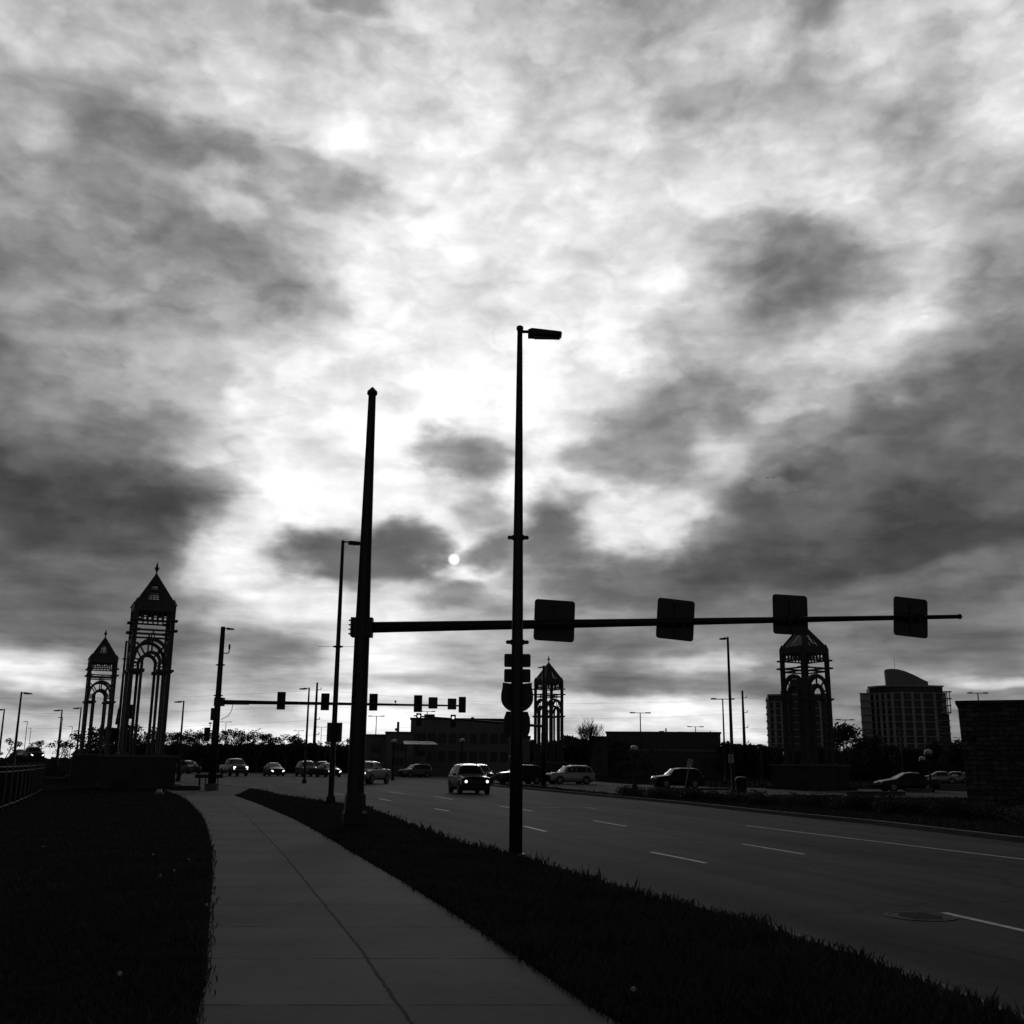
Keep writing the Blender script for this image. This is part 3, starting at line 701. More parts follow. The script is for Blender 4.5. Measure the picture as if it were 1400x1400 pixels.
far_l = [ # x0,y0(base px),x1,y1(top),side,D,label,double
 (18,1046,33,946,1,88,'street lamp with a right hand arm above the left fence',0),
 (-3,1046,3.5,969,-1,110,'street lamp cut by the left edge of the picture',0),
 (77,1046,85.5,970,-1,112,'street lamp with a short left arm between the left fence and the small tower',0),
 (103,1046,111,967,-1,118,'street lamp close left of the small far tower',0),
 (244,1050,250.5,958,-1,100,'street lamp right of the big left tower with its arm pointing left',0),
 (417,1049,420.5,940,-1,96,'street lamp between two signal heads of the left arm',0),
 (512,1050,512.5,979,1,190,'slender twin headed lot lamp above the low left building',1),
 (582,1050,582.8,972.5,1,190,'twin headed lot lamp rising behind the big building roof',1),
 (877,1068,874,974.5,1,150,'twin headed lot lamp left of centre of the long low building',1),
 (953,1066,951.5,993.5,1,190,'twin headed lot lamp near the right end of the long low building',1),
 (992,1068,987,955.5,1,120,'tallest twin headed lot lamp, left of the slim street lamp',1),
 (1160,1060,1158,984,1,170,'twin headed lot lamp rising from the dark tree left of the apartments',1),
 (1347,1060,1345,947.5,1,140,'twin headed lot lamp above the stone wall',1),
 (1316,1060,1315,1008.5,1,260,'small twin headed lot lamp just left of the stone wall',1),
 (31,1044,31.5,986,-1,260,'faint far lamp between two street lamps on the left horizon',0),
 (37,1044,38.5,995,-1,330,'fainter far lamp on the left horizon, shorter of two',0),
 (79,1044,80.5,980,-1,230,'faint far lamp behind the short armed lamp on the left',0),
 (94,1044,95.5,993,-1,300,'faint lone far lamp left of the small tower trees',0),
 (212,1046,213,990,1,300,'faint far lamp above the trees right of the big tower base',1),
 (305,1046,305.5,987,1,280,'faint far lamp above the trees right of the left mast',1),
 (406,1046,406.5,999,1,300,'small twin headed far lamp above the trees left of centre',1),
 (437,1046,437.5,994,1,300,'small twin headed far lamp right of the utility pole',1),
]
for x0, y0, x1, y1, sd_, D_, lb, dbl in far_l:
    k = F/D_
    lamp(x0, y0, x1, y1, sd_, lb, r0=.13 if D_ < 150 else .10, r1=.07, ln=(.55 if dbl else .7)*(1.25 if D_ > 140 else 1), arm=(.75 if D_ > 100 else .3) if dbl else .2, base_z=-.1, D=D_, double=bool(dbl), group='far lamps along the lots and side roads', headsc=.9)
# lamp behind the big left tower and its skewed signal arm
t, bb, HH = lamp(156, 1058, 161, 876, 1, 'street lamp squeezed between the two left towers with a signal arm', .14, .08, .8, .15, base_z=-.05, D=84)
collar(t, zat(bb, 900, 160), .11)
z1 = zat(bb, 985, 157)
MB().bar((-.2, 0, z1-.2), (1.35, -4, z1+.75), .09, 8, r2=.06).build('mast_arm', steel, t, True)
for xx, yy, lb in ((172,975,'signal head seen sideways between the legs of the big left tower, left one'),(178.5,973,'signal head seen sideways between the legs of the big left tower, right one')):
    p = AT(xx, yy, bb.y-4); signal(None, p, R(60 if xx < 175 else 40), .5, 1.05, lb, 'signal heads behind the big left tower')
p = AT(156, 1005, bb.y-1); signal(None, p, R(50), .5, 1.1, 'signal head low on the lamp between the two left towers', 'signal heads behind the big left tower')
# pole before the apartments
lamp(1237, 1084, 1232.5, 994, -1, 'slim pale pole with a flat arm in front of the apartment tower', .07, .05, .5, .15, D=88, base_z=-.1, headsc=.5)

# globe lamps
def globe(x0, y0, x1, y1, label, D):
    bb = AT(x0, y0, D); bb.z = -.05; HH = AT(x1, y1, D).z+.05
    t = thing('globe_lamp', bb, 0, label, 'globe lamp', 'ornamental globe lamps')
    MB().lathe([(.22, -.05), (.22, .2), (.13, .35), (.09, .6), (.06, HH-.5), (.1, HH-.42), (.15, HH-.35)], n=12).build('pole', steel, t, True)
    MB().lathe([(.17, -.30), (.29, -.18), (.31, -.05)], (0, 0, HH), 16).build('globe', mat('smoked_globe', .1, .3), t, True)
    MB().lathe([(.315, -.05), (.29, .10), (.2, .21), (.05, .27)], (0, 0, HH), 16).build('dome', globe_m, t, True)
for a in ((868,1084,867,1024,'globe lamp at the left end of the shrubs on the median',84),(537,1060,536,1014,'globe lamp in front of the low building left of its metal canopy',118),(631,1060,631,1013,'globe lamp in front of the big building above the dark sport utility car',118),
          (1076,1066,1072,1031,'globe lamp at the left foot of the right hand tower',120),(1273,1078,1269,1029,'larger globe lamp left of the stone wall',84),(1264,1072,1261.5,1038,'smaller globe lamp left of its larger neighbour near the stone wall',104)):
    globe(*a)
t, _, _ = lamp(1043, 1076, 1043, 1022, 1, 'short square headed lamp post left of the right hand tower', .08, .06, .25, .02, D=100, double=True, headsc=1.2)
# utility poles and wires
def util(x0, x1, y1, D, label, pegs):
    bb = AT(x0, 1046, D); bb.z = -.1; HH = AT(x1, y1, D).z+.1
    t = thing('utility_pole', bb, 0, label, 'utility pole', 'steel utility poles')
    MB().lathe([(.32, 0), (.26, HH*.5), (.17, HH)], n=10).build('pole', steel, t, True)
    zs = [HH-1.3-k*2.6 for k in range(5)]
    for z in zs:
        MB().bar((0, 0, z), (.75, 0, z+.1), .05, 6).bar((.7, 0, z+.1), (.75, 0, z+.45), .07, 6).build('insulator', steel, t)
    return bb, HH, zs
u1 = util(428, 432.5, 933, 190, 'tall steel utility pole with insulators left of centre', 5)
u2 = util(1019, 1013, 944, 190, 'tall steel utility pole right of the slim street lamp', 5)
for k in range(4):
    pts = []
    z1, z2 = u1[2][k]-.1, u2[2][k]-.1
    stations = [Vector((u1[0].x-95, 195, z1-.5)), Vector((u1[0].x+.7, 190, z1)), Vector((u2[0].x+.7, 190, z2)), Vector((u2[0].x+90, 196, z2-.5))]
    for a, c in zip(stations[:-1], stations[1:]):
        for i in range(16):
            t_ = i/16; pts.append(a.lerp(c, t_)-Vector((0, 0, 4*1.6*t_*(1-t_))))
    pts.append(stations[-1])
    wn = ['topmost', 'second highest', 'third highest', 'lowest'][k]
    o = MB().path(pts, .011, 4).build('power_line', plastic); tag(o, wn+' overhead wire strung between the two steel utility poles', 'power line', 'overhead wires')

# ------------------------------------------------------------------ the ornamental gateway towers
def tower_mesh():
    t = thing('gateway_tower', (0, 0, 0), 0)
    hw = 1.32            # centre of corner columns
    Z0 = 2.0
    def column(mb, x, y, s, z0, z1):
        q = s*.30
        for a in (-1, 1):
            for c_ in (-1, 1): mb.box((x+a*q, y+c_*q, (z0+z1)/2), (s*.34, s*.34, z1-z0))
        mb.box((x, y, (z0+z1)/2), (s*.62, s*.62, z1-z0-.01))
    for a in (-1, 1):
        for c_ in (-1, 1):
            mb = MB(); column(mb, a*hw, c_*hw, .33, Z0, 11.45); mb.lathe([(.28, 0), (.02, .42)], (a*hw, c_*hw, 11.45), 4)
            mb.build('corner_column', paint, t)
    S4 = [(1, 0), (0, 1), (-1, 0), (0, -1)]
    for ax, ay in S4:
        tx, ty = -ay, ax                        # along the face
        def P(u, dpt, z): return (ax*(hw-dpt)+tx*u, ay*(hw-dpt)+ty*u, z)
        rz = math.atan2(ty, tx)
        mb = MB()
        for s in (-1, 1):
            mb = MB(); column(mb, *P(s*.62, 0, 0)[:2], .21, Z0, 7.75); mb.build('inner_column', paint, t)
        mb = MB()                               # two concentric arches and their radial struts
        def arc(ro, ri, zc, squash=1.0, n=22):
            for i in range(n):
                a, a2 = math.pi*i/n, math.pi*(i+1)/n
                vs = []
                for dp in (-.13, .13):
                    for (rr, an) in ((ro, a), (ro, a2), (ri, a2), (ri, a)): vs.append(P(rr*math.cos(an), dp, zc+rr*math.sin(an)*squash))
                mb.add(vs, [(0, 1, 2, 3), (7, 6, 5, 4), (0, 4, 5, 1), (1, 5, 6, 2), (2, 6, 7, 3), (3, 7, 4, 0)])
        arc(1.30, 1.10, 7.95, 1.05); arc(.76, .54, 7.75, 1.0)
        for an in (45, 90, 135):
            a = R(an); mb.bar(P(.72*math.cos(a), 0, 7.8+.72*math.sin(a)), P(1.15*math.cos(a), 0, 7.95+1.15*math.sin(a)), .06, 4)
        for s in (-1, 1):
            mb.bar(P(s*1.15, 0, 9.0), P(s*.86, 0, 8.75), .06, 4)
            for z in (7.7, 7.95): mb.bar(P(s*.75, 0, z), P(s*1.2, 0, z), .05, 4)
        for s in (-.1, .1): mb.bar(P(s, 0, 9.3), P(s, 0, 9.65), .04, 4)
        mb.build('arch', paint, t)
        mb = MB()                               # ledges and rails
        for z, h_, dd in ((7.25, .20, .50), (9.56, .11, .16), (9.83, .11, .26)): 
            if z < 8:
                for s in (-1, 1): MB().box(P(s*.97, 0, z), (1.12, dd, h_), rz).build('ledge', paint, t)
            else: mb.box(P(0, 0, z), (2.5, dd, h_), rz)
        for s in (-1, 1):
            for z, q1, q2 in ((9.83, .72, .66), (10.47, .66, .60), (7.28, .62, .58)): MB().box(P(s*1.32, -.05, z), (q1, q2, .13), rz).build('ledge', paint, t)
        mb.box(P(0, 0, 9.70), (.10, .10, .3), rz)
        mb.build('rails', paint, t)
        mb = MB()                               # frieze of small arches under the eaves
        mb.box(P(0, 0, 10.45), (2.5, .16, .10), rz); mb.box(P(0, 0, 10.66), (2.5, .12, .07), rz); mb.box(P(0, -.03, 11.32), (2.65, .3, .55), rz)
        for k in range(3):
            uc = (k-1)*.74
            for s in (-.22, 0.16, -.16, .22):
                mb.box(P(uc+s, 0, 10.76), (.05, .08, .60), rz)
            for i in range(8):
                a, a2 = math.pi*i/8, math.pi*(i+1)/8
                mb.bar(P(uc+.19*math.cos(a), 0, 10.84+.19*math.sin(a)), P(uc+.19*math.cos(a2), 0, 10.84+.19*math.sin(a2)), .045, 4)
        mb.build('frieze', paint, t)
        mb = MB()                               # roof slope: frame and louvre slats
        ze, za = 11.52, 13.50; he = 1.38
        def RS(u, tt, off=0): # tt 0 eave..1 apex
            h_ = he*(1-tt)+.05*tt; return (ax*(h_+off)+tx*u*h_/he, ay*(h_+off)+ty*u*h_/he, ze+(za-ze)*tt)
        def panel(u0, u1, t0, t1, th=.05):
            vs = [RS(u0, t0), RS(u1, t0), RS(u1, t1), RS(u0, t1)]; vs += [(v[0]-ax*th, v[1]-ay*th, v[2]-.02) for v in vs]
            mb.add(vs, [(0, 1, 2, 3), (7, 6, 5, 4), (0, 4, 5, 1), (1, 5, 6, 2), (2, 6, 7, 3), (3, 7, 4, 0)])
        panel(-he, -.62, 0, .68); panel(.62, he, 0, .68); panel(-.62, .62, 0, .10); panel(-.36, -.26, .1, .68); panel(.26, .36, .1, .68)
        panel(-he, he, .68, 1.0); 
        mb.build('roof_panel', paint, t)
        mb = MB()
        for i in range(9):
            tt = .12+i*.062; panel_h = .032
            vs = [RS(-.62, tt), RS(.62, tt), RS(.62, tt+panel_h), RS(-.62, tt+panel_h)]; vs += [(v[0]-ax*.05, v[1]-ay*.05, v[2]-.015) for v in vs]
            mb.add(vs, [(0, 1, 2, 3), (7, 6, 5, 4), (0, 4, 5, 1), (1, 5, 6, 2), (2, 6, 7, 3), (3, 7, 4, 0)])
        mb.build('louvres', mat('louvre_paint', .16, .5), t)
    mb = MB()
    for a in (-1, 1):
        for c_ in (-1, 1): mb.bar((a*1.4, c_*1.4, 11.5), (a*.04, c_*.04, 13.55), .075, 5)
    mb.lathe([(.26, 12.98), (.24, 13.02), (.05, 13.56), (.09, 13.62), (.09, 13.68), (.035, 13.72), (.06, 13.80), (.15, 13.98), (.155, 14.02), (.21, 14.03), (.21, 14.06), (.10, 14.09), (.085, 14.2), (.01, 14.48)], n=12)
    mb.build('finial', paint, t)
    mb = MB().box((0, 0, 10.7), (2.0, 2.0, .04)) if False else MB().box((0, 0, 12.95), (.55, .55, .08))
    mb.build('roof_core', paint, t)
    # plinth
    MB().box((0, 0, .93), (4.5, 4.5, 1.9)).box((0, 0, .12), (5.3, 5.3, .3)).build('plinth', stone, t)
    MB().box((0, 0, 1.92), (4.75, 4.75, .14)).build('coping', concrete, t)
    mb = MB()
    for a in (-1, 1):
        for c_ in (-1, 1): MB().box((a*hw, c_*hw, 2.06), (.62, .62, .18)).build('column_base', paint, t)
    return t
tw = tower_mesh()
def set_tower(t, x, D, rel, sc, label, z=-.02):
    sxy = sc; sc = 1.0
    p = AT(x, 1040, D); t.location = (p.x, D, z); t.scale = (sxy, sxy, sc)
    t.rotation_euler = (0, 0, math.atan2(-p.x, D)+R(rel)); tag(t, label, 'tower', 'ornamental gateway towers')
set_tower(tw, 191.5, 69, 6, .86, 'largest ornamental open steel tower, pointed roof, on the left beside the path')
t2 = copy_tree(tw); set_tower(t2, 127.5, 106, 4, .88, 'small ornamental tower farther off, left of the largest tower')
t3 = copy_tree(tw); set_tower(t3, 750, 128, 33, .86, 'middle ornamental tower standing just right of the sign laden lamp pole')
t4 = copy_tree(tw); set_tower(t4, 1107, 90, 42, .97, 'right hand ornamental tower in front of an apartment block, its tip behind a square panel', -.1)
# wider walls joined to the big left plinth, low steps of the plaza
p = AT(189, 1050, 66.2); t = thing('plaza_wall', (p.x, p.y, 0), math.atan2(-p.x, 66)+R(4), 'low dark stone wall before the largest tower', 'wall')
MB().box((0, 0, .93), (4.35, .5, 1.9)).build('wall', stone, t); MB().box((0, 0, 1.93), (4.5, .62, .12)).build('coping', concrete, t)
p = AT(122, 1050, 84); t = thing('plaza_wall', (p.x, p.y, 0), math.atan2(-p.x, 84)+R(3), 'low stone wall left of the largest tower, before the small one', 'wall')
MB().box((0, 0, 1.0), (2.6, .5, 2.05)).build('wall', stone, t); MB().box((0, 0, 2.08), (2.8, .62, .12)).build('coping', concrete, t)
for x0, x1, yy, lb in ((62,120,1064,'farthest pale edging strip by the left fence'),(100,186,1069.3,'middle pale edging strip before the left towers'),(184,236,1075,'nearest pale edging strip in front of the largest tower')):
    a, c_ = G(x0, yy), G(x1, yy); o = MB().box(((a.x+c_.x)/2, (a.y+c_.y)/2, .06), ((c_-a).length, .35, .12), math.atan2((c_-a).y, (c_-a).x)).build('edging_strip', concrete); tag(o, lb, 'edging', 'pale edging strips')
# boulders / small white box
p = G(217, 1087); t = thing('ground_light', p, R(10), 'small pale box light in the lawn before the largest tower', 'ground light')
MB().box((0, 0, .06), (.42, .3, .13)).build('base', concrete, t); MB().box((0, .02, .2), (.28, .2, .16), taper=.75).build('lamp_housing', white_m, t)
p = G(262, 1080); t = thing('kerb_block', p, 0, 'low stone block beside the left hand mast pole', 'block'); MB().box((-.4, 0, .1), (1.7, .5, .24)).build('block_body', stone, t); MB().box((-.4, 0, .235), (1.5, .4, .04)).build('block_top', concrete, t)

# ------------------------------------------------------------------ left fence
fp = [G(-60, 1122), G(0, 1109), G(20, 1101), G(38, 1093), G(50, 1087), G(58, 1081)]
ft = thing('steel_fence', (0, 0, 0), 0, 'curved black picket fence at the left edge of the lawn', 'fence')
pts = []
for a, c_ in zip(fp[:-1], fp[1:]):
    n = max(2, int((c_-a).length/.13))
    for i in range(n): pts.append(a.lerp(c_, i/n))
pts.append(fp[-1])
HF = 1.38
mb = MB()
for p in pts: mb.bar((p.x, p.y, -.05), (p.x, p.y, HF+.02), .014, 4)
mb.build('pickets', steel, ft)
for z in (.12, HF-.16, HF): 
    MB().path([(p.x, p.y, z) for p in pts], .032, 5).build('rail', mat('fence_rail_paint', .02, .8, 0, spec=.1), ft)
for i in range(0, len(pts), 16): MB().box((pts[i].x, pts[i].y, .75), (.08, .08, 1.55)).build('post', steel, ft)
MB().box((pts[-1].x, pts[-1].y, .75), (.1, .1, 1.6)).build('post', steel, ft)

# ------------------------------------------------------------------ embankment with raised road at the far left
mb = MB(); ex0, ex1 = -150, -54; 
mb.add([(ex0, 128, -.17), (ex1+4, 128, -.17), (ex0, 136, 1.55), (ex1-6, 136, 1.55), (ex0, 152, 1.55), (ex1-6, 152, 1.55), (ex0, 160, -.17), (ex1+4, 160, -.17)], [(0, 1, 3, 2), (2, 3, 5, 4), (4, 5, 7, 6), (1, 7, 5, 3), (0, 2, 4, 6)])
tag(mb.build('embankment', lawnm), kind='structure')
tag(MB().box((-106, 144, 1.56), (88, 9, .03)).build('upper_road', road_m), kind='structure')

# ------------------------------------------------------------------ vehicles
paints = {}
def car_paint(nm, col, metal=.3, rough=.28):
    return mat('paint_'+nm, col, .2, .25 if col > .1 else 0, spec=.6 if col > .1 else .22)
def loft(secs, m, name, parent, smooth=True):
    mb = MB(); n = len(secs[0][1]); vs = []
    for x, pr in secs:
        for y, z in pr: vs.append((x, y, z))
    fs = []
    for j in range(len(secs)-1):
        for k in range(n): fs.append((j*n+k, j*n+(k+1) % n, (j+1)*n+(k+1) % n, (j+1)*n+k))
    fs += [tuple(range(n))[::-1], tuple((len(secs)-1)*n+k for k in range(n))]
    o = mb.add(vs, fs).build(name, m, parent, False)
    return o
def section(w, zb, zs, zt, wt):
    # w half width of the sides, zs shoulder height, zt top height, wt half width of the top
    h = [(w*.88, zb), (w*.985, zb+.12), (w, zb+.3*(zs-zb)+.08), (w*.985, zs-.05), (w*.95, zs), (wt+.02, zt-.08), (wt*.93, zt-.02), (wt*.6, zt+.02), (wt*.25, zt+.035)]
    return h+[(-a, b_) for a, b_ in h[::-1]]
TYPES = {
 # stations: x, zs, zt, wt factor ; w, length data
 'suv': dict(w=.93, zb=.28, wheelr=.36, wb=(1.42, -1.35), st=[(2.33,.62,.66,.80),(2.28,.80,.86,.82),(2.15,.94,1.00,.84),(1.2,1.03,1.10,.86),(1.02,1.05,1.14,.86),(.45,1.06,1.66,.68),(-.2,1.06,1.75,.68),(-1.6,1.06,1.72,.66),(-1.95,1.05,1.60,.66),(-2.22,1.02,1.12,.76),(-2.32,.60,.70,.80)], glass=(1.02,.45,-1.60,-1.95,-2.22)),
 'hatch': dict(w=.88, zb=.22, wheelr=.32, wb=(1.28, -1.25), st=[(2.08,.52,.58,.75),(2.0,.68,.74,.78),(1.85,.78,.83,.80),(1.25,.88,.95,.8),(1.05,.90,1.0,.8),(.15,.92,1.44,.62),(-.4,.93,1.50,.62),(-1.3,.93,1.44,.60),(-1.75,.95,1.30,.62),(-2.05,.92,1.0,.70),(-2.12,.5,.6,.75)], glass=(1.05,.15,-1.3,-1.75,-2.05)),
 'sedan': dict(w=.90, zb=.22, wheelr=.32, wb=(1.42, -1.38), st=[(2.35,.50,.56,.76),(2.28,.66,.72,.78),(2.1,.76,.80,.8),(1.3,.87,.93,.8),(1.05,.89,.97,.8),(.2,.90,1.40,.6),(-.3,.91,1.45,.6),(-.9,.92,1.40,.6),(-1.55,.93,1.06,.7),(-2.2,.92,1.0,.74),(-2.35,.55,.62,.76)], glass=(1.05,.2,-.9,-.95,-1.55)),
 'pickup': dict(w=.98, zb=.42, wheelr=.41, wb=(1.85, -1.75), st=[(2.88,.78,.84,.86),(2.84,1.0,1.08,.88),(2.7,1.12,1.17,.9),(1.75,1.20,1.26,.9),(1.55,1.22,1.30,.88),(.95,1.23,1.84,.70),(.5,1.23,1.92,.70),(-.35,1.23,1.90,.69),(-.62,1.23,1.84,.69),(-.78,1.22,1.25,.86),(-2.8,1.22,1.25,.9),(-2.85,.60,.66,.9)], glass=(1.55,.95,-.35,-.62,-.78)),
}
def make_car(kind, col, nm, lights=True, wheel_m=None, lstyle='round'):
    T = TYPES[kind]; w_ = T['w']; t = thing('car', (0, 0, 0))
    pm = car_paint(nm, col)
    secs = []
    for x, zs, zt, wf in T['st']:
        ww = w_*(.90 if abs(x) > T['st'][0][0]-.06 else (.96 if abs(x) > T['st'][0][0]-.25 else 1)); secs.append((x, section(ww, T['zb'], zs, zt, w_*wf)))
    body = loft(secs, pm, 'body', t)
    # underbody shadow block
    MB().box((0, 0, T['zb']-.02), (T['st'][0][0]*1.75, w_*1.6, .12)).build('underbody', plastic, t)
    st = {s[0]: s for s in T['st']}
    a, b_, c_, d_, e_ = T['glass']
    def top(x): s = st[x]; return s[2], w_*s[3], s[1]
    ztb, wtb, zsb = top(b_); zta, wta, zsa = top(a)
    # windscreen
    def gl(name, quad, off):
        q = [Vector(v) for v in quad]; nn = (q[1]-q[0]).cross(q[2]-q[0]).normalized()
        if nn.dot(Vector(off)) < 0: nn = -nn
        vs = [v+nn*.012 for v in q]+[v-nn*.01 for v in q]
        MB().add(vs, [(0, 1, 2, 3), (7, 6, 5, 4), (0, 4, 5, 1), (1, 5, 6, 2), (2, 6, 7, 3), (3, 7, 4, 0)]).build(name, glass, t)
    gl('windscreen', [(a-.04, -wta*.92, zta+.0), (a-.04, wta*.92, zta+.0), (b_+.06, wtb*.90, ztb-.05), (b_+.06, -wtb*.90, ztb-.05)], (1, 0, 1))
    if kind == 'sedan': d_ = c_
    ztd, wtd, _ = top(d_); zte, wte, _ = top(e_)
    gl('rear_window', [(e_+.05, -wte*.85, zte+.02), (e_+.05, wte*.85, zte+.02), ((c_ if kind == 'sedan' else d_)-.02, wtd*.88, ztd-.06), ((c_ if kind == 'sedan' else d_)-.02, -wtd*.88, ztd-.06)], (-1, 0, 1))
    xs = [x for x, *_ in T['st'] if d_-.01 <= x <= b_+.01]; hi = max(xs); lo_ = min(xs)
    for s in (-1, 1):
        cuts = [(hi+.22, hi-.75), (hi-.83, lo_+.55), (lo_+.47, lo_+.02)] if kind != 'pickup' else [(hi+.15, hi-.62), (hi-.70, lo_+.1)]
        for x1, x0 in cuts:
            if x1-x0 < .1: continue
            def side(x, f):
                x_ = min(max(x, lo_), hi); arr = sorted(T['st']); zt_ = np.interp(x_, [q[0] for q in arr], [q[2] for q in arr]); zs_ = np.interp(x_, [q[0] for q in arr], [q[1] for q in arr]); wt_ = np.interp(x_, [q[0] for q in arr], [q[3] for q in arr])*w_
                return (x, s*(w_*.95*(1-f)+(wt_+.02)*f), zs_*(1-f)+(zt_-.08)*f)
            front = x1 > hi
            q = [side(x0, .08), side(x1 if not front else hi+.30, .08), side(x1-(0 if not front else .22), .90), side(x0, .90)]
            gl('side_window', q, (0, s, .2))
        # mirror
        MB().box((hi+.28, s*(w_+.12), st[a][1]+.08), (.12, .2, .14)).build('mirror', pm if kind != 'pickup' else plastic, t)
    fx = T['st'][0][0]; zl = T['st'][1][1]
    # grille, bumper, number plate area
    MB().box((fx-.0, 0, zl-.10), (.05, w_*.95, .20)).build('grille', plastic, t)
    MB().box((fx-.02, 0, T['zb']+.14), (.10, w_*1.72, .20)).build('bumper', plastic if kind in ('suv', 'pickup') else pm, t)
    lm_ = lit if lights else mat('unlit_headlamp', .5, .1, .3, spec=.8)
    for s in (-1, 1):
        y = s*w_*.70
        if lstyle == 'round': o = MB().lathe([(.085, 0), (.06, .03)], n=12); o.v = [(fx+.01+z_, y+x_, zl-.06+y_) for x_, y_, z_ in o.v]; o.build('headlight', lm_, t)
        elif lstyle == 'slant': MB().prism([(0, .05), (s*.2, .12), (s*.22, .02), (s*.02, -.10), (-s*.04, -.08)], fx-.05, fx+.02, 'yz', (0, y-s*.08, zl-.10)).build('headlight', lm_, t)
        elif lstyle == 'dim': MB().box((fx-.03, y, zl-.08), (.1, .26, .12)).build('headlight', mat('unlit_headlamp', .5, .1, .3, spec=.8), t)
        else: MB().box((fx-.01, y, zl+.0), (.06, .26, .12)).box((fx+.0, y+s*.05, zl-.19), (.06, .12, .12)).build('headlight', lm_, t)
        MB().box((-fx+.0, s*w_*.78, T['st'][-2][1]-.12), (.06, .2, .22)).build('tail_light', mat('tail_lamp', .12, .2), t)
    if kind == 'suv':
        for s in (-1, 1): MB().box((-.7, s*w_*.60, 1.79), (1.9, .05, .04)).build('roof_rail', plastic, t)
    if kind == 'pickup':
        MB().box((-1.8, 0, 1.265), (1.9, w_*1.55, .02)).build('bed_floor', plastic, t)
    for xw in T['wb']:
        for s in (-1, 1):
            r = T['wheelr']
            MB().lathe([(r+.07, -.0), (r+.07, .16)] if s < 0 else [(r+.07, -.16), (r+.07, 0)], (xw, s*(w_+.004), r+.02), 20, 'y').build('wheel_arch', plastic, t)
            wh = MB().lathe([(r*.72, -.0), (r*.97, .0), (r, .03), (r, .20), (r*.9, .23)] if s < 0 else [(r*.9, -.23), (r, -.20), (r, -.03), (r*.97, 0), (r*.72, 0)], (xw, s*(w_+.02), r), 20, 'y').build('wheel', rubber, t, False)
            mb = MB().lathe([(r*.66, -.005), (r*.66, .03)] if s < 0 else [(r*.66, -.03), (r*.66, .005)], (xw, s*(w_+.018), r), 20, 'y')
            for k in range(5):
                a2 = 2*math.pi*k/5; mb.bar((xw, s*(w_+.03), r), (xw+r*.6*math.cos(a2), s*(w_+.03), r+r*.6*math.sin(a2)), .03, 5)
            mb.build('rim', rimm, wh)
    return t
def place_car(t, x, y, a, label, name, cat, z=RZ, group=None, D=None, sc=1.0):
    t.scale = (sc, sc, sc)
    p = G(x, y, z) if D is None else AT(x, y, D); p.z = z
    t.location = p; t.rotation_euler = (0, 0, math.atan2(-p.y, -p.x)+R(a)); t.name = name
    tag(t, label, cat, group or 'vehicles at the junction')
place_car(make_car('suv', .015, 'black', True, lstyle='round'), 640.5, 1084.5, 12, 'black sport utility car with two round lit headlights coming down the near lane', 'parked_car'.replace('parked_', 'sport_utility_'), 'car')
place_car(make_car('pickup', .5, 'white', True, lstyle='round'), 505, 1071.5, -22, 'white pickup truck half hidden by the thick mast pole, round lights on', 'pickup_truck', 'pickup truck')
place_car(make_car('pickup', .30, 'silver', True, lstyle='block'), 319, 1061, 15, 'silver pickup truck with square double headlights right of the left mast', 'pickup_truck', 'pickup truck', sc=1.15)
place_car(make_car('hatch', .04, 'charcoal', True, lstyle='slant'), 374, 1061, 13, 'dark hatchback with slanting lit headlights alone in its lane', 'hatchback_car', 'car', sc=1.15)
place_car(make_car('suv', .25, 'grey', True, lstyle='dim'), 419, 1061.3, 14, 'grey sport utility car at the left end of the queue behind the slim lamp', 'sport_utility_car', 'car', sc=1.15)
place_car(make_car('hatch', .08, 'graphite', True, lstyle='slant'), 449, 1062, 20, 'dark car behind the slim lamp pole with a lit headlight to the right', 'hatchback_car', 'car', sc=1.15)
place_car(make_car('suv', .2, 'midgrey', False, lstyle='dim'), 440, 1058, 14, 'roof of a grey car showing over the queue behind the slim lamp', 'sport_utility_car', 'car', sc=1.15)
place_car(make_car('suv', .35, 'lightgrey', False, lstyle='dim'), 257, 1057.5, 28, 'pale grey sport utility car left of the left hand mast', 'sport_utility_car', 'car', sc=1.1)
place_car(make_car('suv', .22, 'pewter', False, lstyle='dim'), 568, 1062.5, -58, 'grey sport utility car side on before the metal canopy', 'sport_utility_car', 'car')
place_car(make_car('suv', .10, 'slate', False, lstyle='dim'), 656, 1072.5, 10, 'dark car tucked behind the right side of the black sport utility car', 'sport_utility_car', 'car')
place_car(make_car('suv', .03, 'ink', False, lstyle='dim'), 711, 1071.5, -62, 'black sport utility car passing behind the sign laden lamp pole', 'sport_utility_car', 'car')
place_car(make_car('suv', .5, 'pearl', False, lstyle='dim'), 779, 1072, -66, 'pearl white sport utility car in full side view behind the median', 'sport_utility_car', 'car')
place_car(make_car('suv', .02, 'jet', True, lstyle='dim'), 926, 1077, -68, 'black sport utility car half hidden behind the leaning sign', 'sport_utility_car', 'car', sc=.92)
place_car(make_car('sedan', .03, 'onyx', False, lstyle='dim'), 1240, 1082, -66, 'dark saloon with a gleaming windscreen right of the right hand tower', 'saloon_car', 'car')
cp = make_car('sedan', .3, 'ash', False, lstyle='dim'); place_car(cp, 1284, 1071, -80, 'leftmost parked saloon showing over the low wall by the stone building', 'saloon_car', 'car', group='cars parked by the stone building')
for xx, lb in ((1304, 'middle parked saloon showing over the low wall by the stone building'), (1323, 'rightmost parked saloon showing over the low wall by the stone building')):
    c2 = copy_tree(cp); place_car(c2, xx, 1071, -80+random.uniform(-8, 8), lb, 'saloon_car', 'car', group='cars parked by the stone building')
